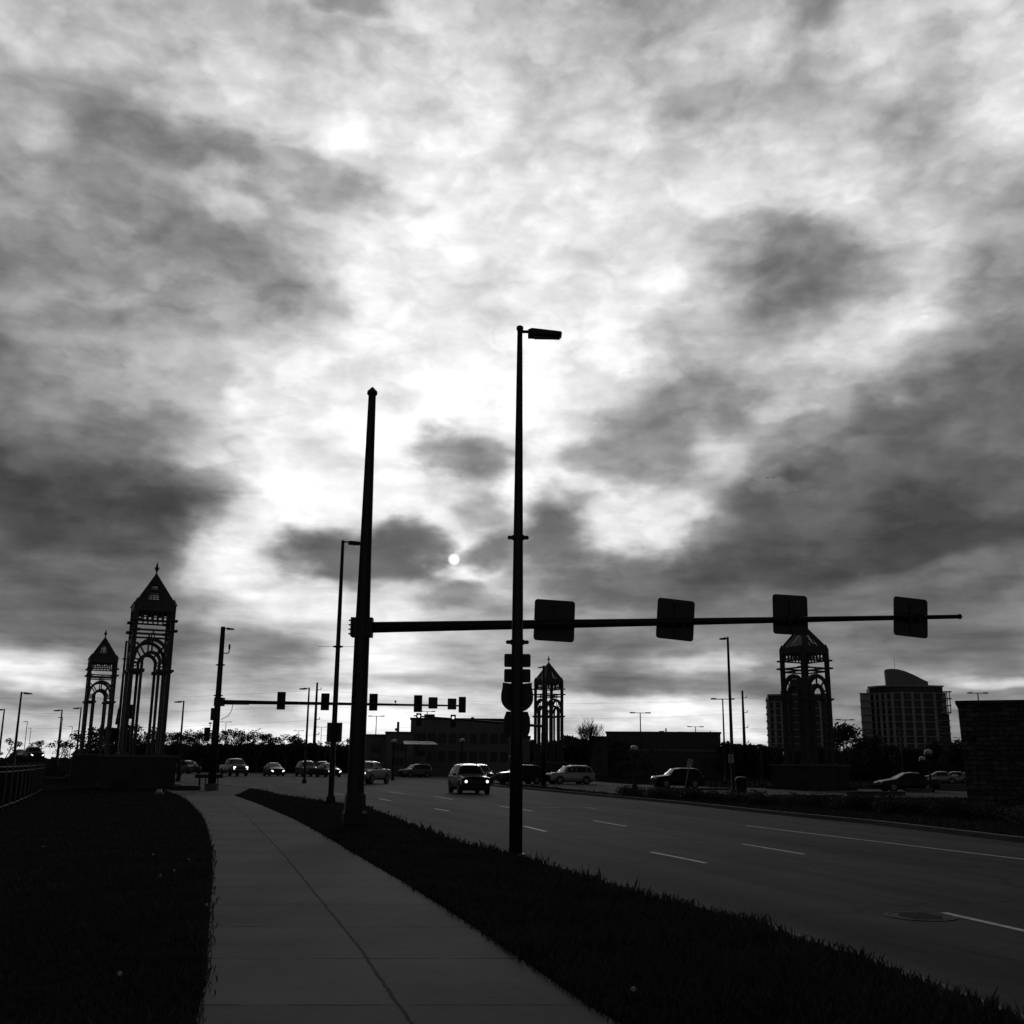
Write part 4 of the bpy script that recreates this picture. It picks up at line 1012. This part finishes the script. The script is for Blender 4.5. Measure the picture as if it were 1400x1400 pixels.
place_car(make_car('suv', .06, 'coal', True, lstyle='slant'), 45, 1040, 12, 'dark car with lit headlights on the raised road at the far left', 'sport_utility_car', 'car', z=1.575, D=142)
place_car(make_car('sedan', .04, 'fog', False, lstyle='dim'), 27, 1040, 14, 'dim saloon following behind the lit car on the raised road', 'saloon_car', 'car', z=1.575, D=147)

# ------------------------------------------------------------------ leaning sign, bollards, walls on the far side
p = G(936.5, 1077, -.02); t = thing('leaning_sign', (p.x, p.y, 0), R(-4), 'leaning white sign with dark 77 on a tilted post', 'sign'); kk = p.y/F
t.rotation_euler = (0, R(13), R(0))
MB().bar((0, 0, -.1), (0, 0, 27*kk+.3), .035, 6).build('post', whitedull, t)
sg = MB().prism(rrect(6.8*kk+.02, 11*kk, .03), -.05, -.04, c=(0, 0, 32*kk)).build('panel', whitedull, t)
fc = bpy.data.curves.new('digits', 'FONT'); fc.body = '77'; fc.size = .52; fc.align_x = 'CENTER'; fc.align_y = 'CENTER'; fc.extrude = .003
fo = bpy.data.objects.new('tmp', fc); C.objects.link(fo); dg = bpy.context.evaluated_depsgraph_get(); tm_ = bpy.data.meshes.new_from_object(fo.evaluated_get(dg)); bpy.data.objects.remove(fo)
tm_.materials.clear(); tm_.materials.append(plastic); dgt = bpy.data.objects.new('digits', tm_); C.objects.link(dgt); dgt.parent = sg
dgt.location = (0, -.058, 32*kk); dgt.rotation_euler = (R(90), 0, 0); dgt.scale = (.62, 1.1, 1)
def lowwall(x0, x1, y, h, label, wd=.3):
    a, c_ = G(x0, y, -.1), G(x1, y, -.1); o = thing('low_wall', ((a.x+c_.x)/2, (a.y+c_.y)/2, -.12), math.atan2((c_-a).y, (c_-a).x), label, 'wall', 'low pale walls on the far side')
    MB().box((0, 0, h/2), ((c_-a).length, wd, h)).build('wall', concrete, o); MB().box((0, 0, h+.03), ((c_-a).length+.06, wd+.1, .05)).build('coping', concrete, o)
lowwall(966, 984, 1074, .28, 'short pale wall piece left of the slim street lamp'); lowwall(1019, 1062, 1074, .25, 'pale wall piece between the slim street lamp and the right tower')
lowwall(1160, 1226, 1073.5, .22, 'pale wall piece right of the right hand tower'); lowwall(1160, 1236, 1087, .2, 'long pale kerb wall before the dark saloon'); lowwall(1240, 1272, 1083, .22, 'pale wall piece right of the dark saloon')
lowwall(1278, 1326, 1080, .45, 'pale wall in front of the parked saloons'); lowwall(905, 998, 1080, .12, 'thin pale edge at the foot of the leaning sign'); lowwall(1062, 1150, 1090, .12, 'thin pale edge before the right tower plinth')
ORD8 = ['first', 'second', 'third', 'fourth', 'fifth', 'sixth', 'seventh', 'eighth']
bo = thing('bollard', (0, 0, 0)); MB().lathe([(.07, 0), (.07, .8), (.05, .86)], n=8).build('bollard_post', steel, bo); MB().lathe([(.1, 0), (.1, .04)], n=8).build('bollard_base', steel, bo)
blx = [972, 979, 987, 1025, 1032, 1039, 1048, 1056, 1166, 1176, 1190, 1204, 1214]
for i, xx in enumerate(blx):
    o = bo if i == 0 else copy_tree(bo); o.location = G(xx, 1076.5, -.12)
    tag(o, (ORD8[i]+' slim bollard from the left in the row left of the right hand tower' if i < 8 else ORD8[i-8]+' slim bollard from the left in the row right of the right hand tower'), 'bollard', 'bollards before the low walls')
# stone building at the right edge
a = G(1329, 1097, 0); dirv = Vector((1, .06, 0)).normalized()
HB = AT(1317, 962, a.y).z
sm = bpy.data.materials.new('rough_stone'); sm.use_nodes = True; T = NT(sm.node_tree); bs = sm.node_tree.nodes['Principled BSDF']; bs.inputs['Roughness'].default_value = .9; bs.inputs['Specular IOR Level'].default_value = .2
tcx = T.n('ShaderNodeTexCoord'); sx = T.n('ShaderNodeSeparateXYZ'); T.l.new(tcx.outputs['Object'], sx.inputs[0]); cb = T.n('ShaderNodeCombineXYZ'); T.put(cb.inputs[0], T.m('ADD', sx.outputs[0], sx.outputs[1])); T.put(cb.inputs[1], sx.outputs[2])
bk = T.n('ShaderNodeTexBrick'); T.l.new(T.vm('ADD', cb.outputs[0], T.vm('SCALE', T.noise(tcx.outputs['Object'], 2, 3, .6, color=True), scale=.22)), bk.inputs[0]); bk.inputs['Scale'].default_value = 1.0; bk.inputs['Brick Width'].default_value = .7; bk.inputs['Row Height'].default_value = .24; bk.inputs['Mortar Size'].default_value = .025
bk.inputs['Color1'].default_value = (.15, .15, .15, 1); bk.inputs['Color2'].default_value = (.07, .07, .07, 1); bk.inputs['Mortar'].default_value = (.045, .045, .045, 1)
nn_ = T.noise(tcx.outputs['Object'], 3, 6, .65); mx = T.n('ShaderNodeMix', data_type='RGBA', blend_type='MULTIPLY'); mx.inputs[0].default_value = 1.0
T.l.new(bk.outputs[0], mx.inputs[6]); T.l.new(T.mr(nn_, .3, .7, .5, 1.5), mx.inputs[7]); T.l.new(mx.outputs[2], bs.inputs['Base Color'])
bpp = T.n('ShaderNodeBump'); bpp.inputs['Distance'].default_value = .05; T.l.new(T.m('ADD', bk.outputs['Fac'], nn_), bpp.inputs['Height']); T.l.new(bpp.outputs[0], bs.inputs['Normal'])
bd = thing('stone_building', (a.x-.2, a.y, 0), R(-24), 'flat topped building of rough stone courses at the right edge', 'building')
mb = MB().add([(0, 0, -.1), (14, 0, -.1), (14, 9, -.1), (0, 9, -.1), (-.1, 0, HB), (14, 0, HB+.0), (14, 9, HB), (-.1, 9, HB)], [(3, 2, 1, 0), (4, 5, 6, 7), (0, 1, 5, 4), (1, 2, 6, 5), (2, 3, 7, 6), (3, 0, 4, 7)]); mb.build('wall', sm, bd)
MB().box((7, 4.5, HB+.06), (14.4, 9.4, .16)).build('coping', stone, bd)

# ------------------------------------------------------------------ buildings
def facade_windows(parent, x0, x1, z, h, n, y, wfrac=.7, m=winm, name='window'):
    st_ = (x1-x0)/n; proto = None
    for i in range(n):
        xc = x0+st_*(i+.5)
        if proto is None: proto = MB().box((0, 0, 0), (st_*wfrac, .1, h)).build(name, m, parent); o = proto
        else: o = proto.copy(); C.objects.link(o); o.parent = parent
        o.location = (xc, y, z)
def block(name, x0, x1, ytop, D, label, depth=12, m=wallm, roofbox=None, winrows=((.35, .12), (.68, .12)), nwin=8, group=None):
    a, c_ = AT(x0, ytop, D), AT(x1, ytop, D); h = (a.z+c_.z)/2; w_ = c_.x-a.x
    t = thing(name, ((a.x+c_.x)/2, D, -.15), 0, label, 'building', group)
    MB().box((0, depth/2, (h+.15)/2), (w_, depth, h+.15)).build('wall', m, t)
    MB().box((0, depth/2, h+.15+.1), (w_+.3, depth+.3, .3)).build('parapet', walld, t)
    t.rotation_euler.z = -math.atan2(t.location.x, D)
    for f, hh in winrows: facade_windows(t, -w_/2+1, w_/2-1, h*f, h*hh*1.5, nwin, -.02)
    return t, h
t, h = block('hotel_building', 562, 705, 984, 175, 'big flat roofed building left of the sign laden lamp pole', nwin=9)
a_ = AT(588.5, 980.5, 179)
MB().box((a_.x-t.location.x, 5, a_.z+.15+.0), (1.7, 2.5, .9)).build('roof_plant', walld, t)
a_ = AT(635, 983, 180); MB().box((a_.x-t.location.x, 6, h+.35), (1.3, 1.3, .5)).build('roof_plant', walld, t)
block('hotel_wing', 698, 724.5, 1008, 177, 'lower wing of the big building right of the lamp pole', nwin=3)
MB().box((0, 0, 0), (.01, .01, .01)) 
t, h = block('shop_building', 528, 566, 1002.5, 168, 'low building with a chimney joined to the big building', nwin=4)
a_ = AT(546, 995, 170); MB().box((a_.x-t.location.x, 3, a_.z+.15), (.4, .4, 1.9)).box((a_.x-t.location.x-.3, 3, a_.z-.1), (.35, .4, .4)).build('chimney', walld, t)
block('shop_building', 499, 530, 1006, 171, 'lowest flat building just right of the thick mast pole', nwin=3)
# canopy
c0, c1 = AT(541, 1013.5, 158), AT(598, 1017.5, 158)
t = thing('petrol_canopy', ((c0.x+c1.x)/2, 158, -.1), 0, 'pale metal canopy roof in front of the low building', 'canopy'); hw_ = (c1.x-c0.x)/2
MB().add([(-hw_+.8, 3, c0.z+.25), (hw_-.9, 3, c0.z+.2), (hw_+.2, -1.5, c1.z+.05), (-hw_+1.4, -1.5, c1.z+.05), (-hw_+.8, 3, c0.z+.1), (hw_-.9, 3, c0.z+.05), (hw_+.2, -1.5, c1.z-.08), (-hw_+1.4, -1.5, c1.z-.08)], [(0, 1, 2, 3), (7, 6, 5, 4), (0, 4, 5, 1), (1, 5, 6, 2), (2, 6, 7, 3), (3, 7, 4, 0)]).build('roof', metalroof, t)
for xx in (-hw_+1.6, 0, hw_-.6): MB().box((xx, -.9, c1.z/2), (.35, .35, c1.z)).build('post', walld, t)
MB().box((-hw_+2.6, 1.5, 1.4), (3, 2.4, 2.8)).build('kiosk', wallm, t)
t, h = block('long_building', 829, 983.5, 1002.3, 185, 'long low flat roofed building right of the bare tree', nwin=14, m=walld)
for xx, ww, hh in ((899, .9, .45), (905, .25, .9), (965, .12, .5)):
    a_ = AT(xx, 1000, 190); MB().box((a_.x-t.location.x, 6, h+.15+hh/2+.1), (ww, .6, hh)).build('roof_plant', walld, t)
MB().box((0, -.1, h*.62), ((AT(983, 1002, 185).x-AT(829, 1002, 185).x)*.96, .2, .35)).build('fascia', wallm, t)
block('long_building_wing', 807, 831, 1008.5, 182, 'short lower wing at the left end of the long building', nwin=2, m=walld)

def apartment(xpts, ytop, D, ybot, floors, label, pent=None, bow=8.0, skip=()):
    """xpts: picture columns of the vertical piers of the facade, left to right"""
    n = len(xpts); xc = (xpts[0]+xpts[-1])/2
    base = AT(xc, 1050, D); t = thing('apartment_block', (base.x, D, -.15), 0, label, 'building')
    H = AT(xc, ytop, D).z; pl = []
    for i, x in enumerate(xpts):
        s = (x-xpts[0])/(xpts[-1]-xpts[0]); yy = D+bow*(2*s-1)**2*1.0
        p = AT(x, ytop, yy); pl.append((p.x-base.x, yy-D))
    poly = pl+[(pl[-1][0]+1, 26), (pl[0][0]-1, 26)]
    MB().prism(poly, 0, H, 'xy').build('wall', walld, t)
    prs = MB()
    fh = H/floors
    for i, (x, y) in enumerate(pl):
        MB().box((x, y-.15, (H-fh*.9)/2), (1.3, .7, H-fh*.9)).build('pier', aptm, t)
    for k in range(1, floors+1):
        sl = MB()
        for (x0, y0), (x1, y1) in zip(pl[:-1], pl[1:]):
            sl.box(((x0+x1)/2, (y0+y1)/2-.2, k*fh-.1), (math.hypot(x1-x0, y1-y0), .9 if k < floors else 1.8, .42 if k < floors else .7), math.atan2(y1-y0, x1-x0))
        sl.build('floor_slab', aptm, t)
    cnt = 0
    protos = {}
    for i, ((x0, y0), (x1, y1)) in enumerate(zip(pl[:-1], pl[1:])):
        L = math.hypot(x1-x0, y1-y0); a = math.atan2(y1-y0, x1-x0)
        pr = MB().box((0, 0, 0), (max(L-1.9, .8), .12, fh*.62)).build('window', winm, t); pm_ = pr
        for k in range(floors):
            o = pr if k == 0 else pr.copy()
            if k: C.objects.link(o); o.parent = t
            o.location = ((x0+x1)/2, (y0+y1)/2-.14, (k+.45)*fh); o.rotation_euler = (0, 0, a)
    t.rotation_euler.z = -math.atan2(base.x, D)*.9; t.scale = (.95, 1, 1)
    return t, base, H, pl, fh
t, base, H, pl, fh = apartment([1180,1190,1199,1208,1218,1232,1245,1256,1270,1279], 937, 480, 1050, 12, 'pale apartment tower with a curved rooftop, right of the right hand tower')
# curved penthouse
pts = []
for xx, yy in ((1203.5,916),(1207,915),(1214,914.6),(1222,915.5),(1232,918.5),(1243,923.5),(1254,929.5),(1262,933.5)):
    p = AT(xx, yy, 486); pts.append((p.x-base.x, p.z+.15))
poly = [(pts[0][0]+.3, H-.5)]+pts+[(pts[-1][0], H-.5)]
MB().prism(poly, 5, 18).build('penthouse', mat('penthouse_render', .32, .8), t)
p = AT(1212.5, 898, 490); MB().bar((p.x-base.x, 10, H), (p.x-base.x, 10, p.z), .08, 5).build('mast', steel, t)
# side wings with balconies
def wing(x0, x1, ytop, D, m, par, nf, open_top=0, name='wing'):
    a, c_ = AT(x0, ytop, D), AT(x1, ytop, D); w_ = c_.x-a.x; xm = (a.x+c_.x)/2-base.x
    h = a.z
    MB().box((xm, D-480+10, h/2), (w_, 16, h)).build(name, m, par)
    for k in range(1, nf+1): MB().box((xm, D-480+1.6, k*h/nf-.1), (w_+.8, 2.0, .25)).build('balcony_slab', aptm, par)
wing(1173.5, 1188, 946, 482, aptm, t, 11)
wing(1278, 1292.5, 976, 484, walld, t, 9)
wing(1277, 1286, 948, 486, walld, t, 11)
mb = MB(); 
for k in range(4):
    p = AT(1291, 947+k*9.3, 484); mb.box((p.x-base.x-1.0, 3, p.z), (4.4, 4, .35))
for xx in (1289, 1292.5): p = AT(xx, 947, 484); mb.box((p.x-base.x-.2, 3, (p.z+AT(xx, 976, 484).z)/2), (.4, .4, p.z-AT(xx, 976, 484).z))
mb.build('balcony_frame', aptm, t)
t, base, H, pl, fh = apartment([1047,1056,1067,1080,1093,1107,1120,1132], 949, 470, 1050, 11, 'dark apartment block standing behind the right hand tower', bow=3)
a_, c_ = AT(1064, 944, 474), AT(1100, 944, 474); MB().box(((a_.x+c_.x)/2-base.x, 8, H+.8), (c_.x-a_.x, 10, 2.2)).build('penthouse', walld, t)
a_, c_ = AT(1074, 928, 478), AT(1098, 928, 478); MB().box(((a_.x+c_.x)/2-base.x, 12, (H+a_.z)/2), (c_.x-a_.x, 7, a_.z-H)).build('lift_tower', walld, t)
for k in range(11): MB().box((pl[0][0]-.5, 3.5, (k+.2)*fh), (1.6, 3, .9)).build('balcony', aptm, t)

# ------------------------------------------------------------------ trees
def leaf_cloud(mb, centres, n, size, flat=1.0):
    for k in range(n):
        c_, r = centres[random.randrange(len(centres))]
        while True:
            d = Vector((random.uniform(-1, 1), random.uniform(-1, 1), random.uniform(-1, 1)))
            if .2 < d.length < 1: break
        p = Vector(c_)+Vector((d.x*r, d.y*r, d.z*r*flat)); s = size*random.uniform(.5, 1.3)
        u = Vector((random.gauss(0, 1), random.gauss(0, 1), random.gauss(0, 1))).normalized(); v = u.orthogonal().normalized()*s*random.uniform(.5, 1); u = u*s
        mb.add([p-u*.5, p+v*.5, p+u*.5, p-v*.5], [(0, 1, 2, 3)])
def limbs(mb, p, d, L, r, depth, ends, spread=.55, upb=.25, nmin=2, nmax=3, minr=.012):
    q = p+d*L; mid = p.lerp(q, .5)+Vector((random.gauss(0, .04), random.gauss(0, .04), 0))*L
    nn = 6 if depth > 2 else 4
    mb.bar(p, mid, r, nn, r2=r*.85, cap=False); mb.bar(mid, q, r*.85, nn, r2=max(r*.68, minr), cap=False)
    if depth == 0: ends.append(q); return
    for k in range(random.randint(nmin, nmax)):
        nd = (d+Vector((random.gauss(0, spread), random.gauss(0, spread), random.gauss(0, spread*.5)+upb))).normalized()
        limbs(mb, q, nd, L*random.uniform(.62, .86), max(r*.62, minr), depth-1, ends, spread, upb, nmin, nmax, minr)
    if depth >= 2 and random.random() < .6:
        nd = (d+Vector((random.gauss(0, .9), random.gauss(0, .9), .2))).normalized(); limbs(mb, mid, nd, L*.6, r*.5, depth-2, ends, spread, upb, nmin, nmax, minr)
def tree_proto(h, seed, leaves=700, size=.28, depth=4, cl=.7, bare=False, trunkr=.16):
    random.seed(seed); t = thing('tree', (0, 0, 0)); mb = MB(); ends = []
    limbs(mb, Vector((0, 0, -.1)), Vector((random.gauss(0, .04), 0, 1)).normalized(), h*.28, trunkr, depth, ends, .5, .22)
    mb.build('trunk', bark, t)
    if not bare:
        mb = MB(); cs = [(e, cl*random.uniform(.5, 1.1)) for e in ends]; random.shuffle(cs); leaf_cloud(mb, cs, leaves, size, .8); mb.build('crown', leaf, t)
    return t
protos = [tree_proto(6.5, s, leaves=l, size=.26, depth=4, cl=c_) for s, l, c_ in ((3, 900, .75), (8, 420, .6), (15, 1300, .85), (21, 600, .7))]
protos[0].location.z = 0
used = [False]*4
def put_tree(i, x, D, ytop, label, group, name='tree'):
    global used
    pr = protos[i]; o = pr if not used[i] else copy_tree(pr); used[i] = True
    p = AT(x, 1040, D); H = AT(x, ytop, D).z; o.location = (p.x, D, -.15)
    zmax = max((c_.data.vertices[k].co.z for c_ in pr.children for k in range(0, len(c_.data.vertices), 7)))
    s = (H+.15)/zmax; o.scale = (s*random.uniform(.9, 1.15), s, s); o.rotation_euler = (0, 0, random.uniform(0, 6.28)); o.name = name
    tag(o, label, 'tree', group)
random.seed(5)
LBL = ['tree of the distant row behind the left towers and the traffic, seen against the sky', 'tree of the distant row left of the signal arm posts, seen against the sky']
row = [(117,992,2),(131,996,0),(147,994,2),(163,999,1),(178,996,0),(196,990,2),(208,994,0),(222,1001,1),(236,1000,3),(262,997,1),(274,1003,1),(287,1001,3),(303,996,3),(315,997,1),(327,995,3),(336,1003,0),(352,1002,3),(363,1003,1),(376,1009,1),(390,1003,3),(401,1010,0),(412,1012,1),(440,1012,3),(470,1008,3),(482,1010,1)]
wh_ = {117:'standing at the left foot of the small far tower',131:'seen through the left legs of the small far tower',147:'seen through the right legs of the small far tower',163:'between the two left towers',178:'behind the left legs of the largest tower',196:'seen through the arch of the largest tower',208:'behind the right legs of the largest tower',222:'just right of the largest tower',236:'thin and left of the lamp beside the largest tower',
       262:'sparse and right of the lamp beside the largest tower',274:'low and sparse, left of the left hand mast',287:'right behind the left hand mast',303:'dense, first to the right of the left hand mast',315:'loose, above the silver pickup truck',327:'round topped, right above the silver pickup truck',336:'low, between the silver pickup and the dark hatchback',352:'airy, left above the dark hatchback',363:'right above the dark hatchback',376:'low, under the first signal head',390:'with a dark round crown under the first signal head',
       401:'left of the first signal armed lamp post',412:'just left of the two thin poles',440:'right of the tall steel utility pole',470:'low, right of the slim lamp with the plate',482:'last of the row, beside the thick mast pole'}
for x, y, i in row: put_tree(i, x, random.uniform(195, 225), y, 'half leafed tree '+wh_[x], 'trees in the distant row on the left')
put_tree(1, 53, 240, 1012, 'small wide tree alone on the far left horizon', 'trees in the distant row on the left')
put_tree(1, 246, 99, 1002, 'small tree wrapped round the foot of the lamp beside the largest tower', 'trees in the distant row on the left')
put_tree(3, 1, 112, 1008, 'little tree at the foot of the lamp cut by the left edge', 'trees in the distant row on the left')
put_tree(3, 79, 112, 1011, 'little tree at the foot of the short armed lamp on the left', 'trees in the distant row on the left')
# bare tree
def bare_tree():
    random.seed(31); t = thing('bare_tree', (0, 0, 0)); mb = MB()
    def grow(p, d, L, r, n):
        q = p+d*L; mb.bar(p, q, r, 4, r2=r*.72, cap=False)
        if n == 0: return
        for k in range(3 if n > 1 else 4):
            ax = Vector((random.gauss(0, 1), random.gauss(0, 1), random.gauss(0, .4)))
            nd = (d+ax*.36+Vector((0, 0, .10))).normalized(); s = p.lerp(q, random.uniform(.55, 1.0))
            grow(s, nd, L*random.uniform(.62, .84), max(r*.58, .012), n-1)
    mb.bar((0, 0, -.1), (0, 0, 1.3), .16, 8, r2=.13)
    for k in range(9):
        a = k*.7+random.uniform(-.2, .2); tilt = random.uniform(.12, .75)
        grow(Vector((0, 0, random.uniform(.9, 1.35))), Vector((math.cos(a)*tilt, math.sin(a)*tilt, 1)).normalized(), 1.6, .05, 4)
    mb.build('trunk', twigm, t); return t
bt = bare_tree(); random.seed(5)
bt.name = 'bare_tree'; p = AT(806, 1040, 150); zm = max(v.co.z for v in bt.children[0].data.vertices); Hh = AT(806, 977, 150).z
bt.location = (p.x, 150, -.15); s = (Hh+.15)/zm; bt.scale = (s*.85, s*.85, s); tag(bt, 'leafless tree with fine twigs beside the long low building', 'tree')
# dense dark evergreens
def dense_tree(x, D, ytop, wpx, label, n=3600, name='dense_tree'):
    p = AT(x, 1040, D); H = AT(x, ytop, D).z; w_ = wpx*D/F/2; t = thing(name, (p.x, D, -.15), 0, label, 'tree', 'dense dark trees on the right')
    MB().bar((0, 0, -.1), (0, 0, H*.6), .28, 8, r2=.12).bar((0, 0, H*.35), (w_*.5, .3, H*.7), .12, 6, r2=.05).bar((0, 0, H*.3), (-w_*.5, -.3, H*.65), .12, 6, r2=.05).build('trunk', bark, t)
    cs = []
    for k in range(44):
        a = random.uniform(0, 6.28); zz_ = random.uniform(.18, .95)*H; rr = w_*math.sqrt(max(.05, 1-((zz_/H-.35)/.68)**2))*random.uniform(.3, .85)
        cs.append((Vector((rr*math.cos(a), rr*math.sin(a), min(zz_, H-.6))), random.uniform(.26, .42)*min(w_, H*.5)))
    mb = MB(); leaf_cloud(mb, cs, n, .0026*D, .8); mb.build('crown', leaf, t)
for a in ((1158,165,991,70,'dense round tree between the right hand tower and the apartment tower'),(1185,175,1003,60,'dense tree low in front of the left half of the apartment tower'),(1213,180,1018,60,'low dense tree before the foot of the apartment tower'),
          (1245,150,1021,60,'low dense tree behind the two globe lamps'),(1285,160,1013,60,'dense tree left of the stone building'),(1312,150,1010,50,'dense tree touching the stone building'),
          (997,170,1013,40,'dense tree right of the long low building'),(1020,175,1016,40,'dense tree at the foot of the right utility pole'),(1040,180,1017,36,'dense tree left of the dark apartment block'),(1128,150,1020,50,'dense tree hidden behind the legs of the right hand tower')):
    dense_tree(*a)
for a in ((722,190,1012,40,'low dense tree beside the middle tower on its left'),(778,192,1006,44,'low dense tree right of the middle tower'),(793,195,1008,40,'low dense tree under the bare tree')):
    dense_tree(*a)
# far hedge and woodland masses
def mass(name, profile, D, thick, size, n, label, zoff=0):
    mb = MB(); xs = [p_[0] for p_ in profile]; ys = [p_[1] for p_ in profile]; vs = []; 
    for k in range(n):
        x = random.uniform(xs[0], xs[-1]); DD = D+random.uniform(0, thick); yt = np.interp(x, xs, ys)+random.uniform(-1.5, 2)+2*math.sin(x*.31)*math.sin(x*.113)
        H = AT(x, yt, DD).z; px0 = AT(x, 1040, DD).x; z = H*random.random()**.6
        u = Vector((random.gauss(0, 1), random.gauss(0, 1), random.gauss(0, 1))).normalized(); s = size*random.uniform(.5, 1.3); v = u.orthogonal().normalized()*s*.8; u = u*s; p_ = Vector((px0, DD, z))
        mb.add([p_-u*.5, p_+v*.5, p_+u*.5, p_-v*.5], [(0, 1, 2, 3)])
    # inner earth bank so nothing shows through
    for i in range(len(profile)-1):
        x0, y0 = profile[i]; x1, y1 = profile[i+1]; DD = D+thick*.6; a, c_ = AT(x0, y0+3, DD), AT(x1, y1+3, DD)
        mb.add([(a.x, DD, -.2), (c_.x, DD, -.2), (c_.x, DD, c_.z), (a.x, DD, a.z), (a.x, DD+2, -.2), (c_.x, DD+2, -.2), (c_.x, DD+2, c_.z), (a.x, DD+2, a.z)], [(0, 1, 2, 3), (7, 6, 5, 4), (3, 2, 6, 7), (0, 4, 5, 1)])
    o = mb.build(name, leaf); tag(o, label, 'woodland', kind='stuff')
mass('far_woodland', [(-80,1037),(0,1038),(40,1037),(70,1039),(110,1038),(200,1036)], 230, 12, 1.2, 5000, 'low dark wooded rise along the far left horizon')
mass('roadside_scrub', [(100,1028),(135,1024),(160,1020),(210,1018),(260,1019),(300,1020),(345,1018),(385,1019),(420,1016),(440,1022),(480,1020),(505,1016)], 200, 10, .8, 16000, 'dense dark scrub filling the bank behind the queue of traffic')
mass('far_woodland', [(700,1020),(770,1012),(800,1012),(815,1016),(960,1018),(1000,1018),(1050,1020),(1100,1024),(1200,1026),(1330,1022),(1460,1022)], 185, 10, .7, 14000, 'dark woodland behind the long building and the right hand lots')
# median shrubs
ORD = ['first','second','third','fourth','fifth','sixth','seventh','eighth','ninth','tenth','eleventh','twelfth','thirteenth','fourteenth','fifteenth','sixteenth','seventeenth','eighteenth','nineteenth','twentieth','twenty-first','twenty-second','twenty-third','twenty-fourth','twenty-fifth','twenty-sixth','twenty-seventh','twenty-eighth','twenty-ninth','thirtieth']
sh0 = thing('shrub', (0, 0, 0)); random.seed(9); mb = MB(); leaf_cloud(mb, [(Vector((random.uniform(-.5, .5), random.uniform(-.4, .4), random.uniform(.2, .45))), .33) for _ in range(9)], 900, .08, .8); mb.build('foliage', leaf, sh0)
mb = MB(); 
for k in range(6): mb.bar((0, 0, -.05), (random.uniform(-.4, .4), random.uniform(-.3, .3), .4), .015, 5, r2=.006)
mb.build('stems', bark, sh0)
k = 0
slab = []
for x in list(range(862, 1072, 15))+list(range(1080, 1420, 24)):
    yy = np.interp(x, [862, 940, 1060, 1200, 1400], [1087.5, 1092, 1100, 1109, 1126])+random.uniform(-1.5, 1.5)
    o = sh0 if k == 0 else copy_tree(sh0); k += 1
    p = G(x, yy); o.location = (p.x, p.y, -.02); s = random.uniform(.85, 1.35); o.scale = (s*1.15, s, s*random.uniform(.6, .85)); o.rotation_euler = (0, 0, random.uniform(0, 6.28))
    tag(o, ORD[k-1]+' low leafy shrub from the left in the planted row along the median', 'shrub', 'shrubs along the median')
random.seed(12)
grass('median_grass', mpoly, 26000, .06, .16, 18, 90, azr=(-4, 34), label='rough grass covering the planted median')
# birds
for x, y, s, lb in ((1049.5,653.5,1,'left of two small dark birds high over the arm'),(1058.5,653,-1,'right of two small dark birds high over the arm')):
    p = AT(x, y, 120); t = thing('bird', p, R(20*s), lb, 'bird', 'birds in flight')
    mb = MB().lathe([(.01, -.22), (.05, -.14), (.065, 0), (.045, .12), (.03, .17), (.035, .2), (.01, .26)], (0, 0, 0), 8, 'y')
    mb.add([(0, .06, .02), (.2, .08, .10), (.42, -.02, .04), (.2, -.06, .08), (0, -.08, .02)], [(0, 1, 2, 3, 4)]).add([(0, .06, .03), (-.2, .08, .11), (-.42, -.02, .05), (-.2, -.06, .09), (0, -.08, .03)], [(4, 3, 2, 1, 0)])
    t.scale = (.65, .65, .65)
    mb.add([(-.03, -.2, 0), (.03, -.2, 0), (.06, -.34, 0), (-.06, -.34, 0)], [(0, 1, 2, 3)]); mb.build('body', plastic, t)
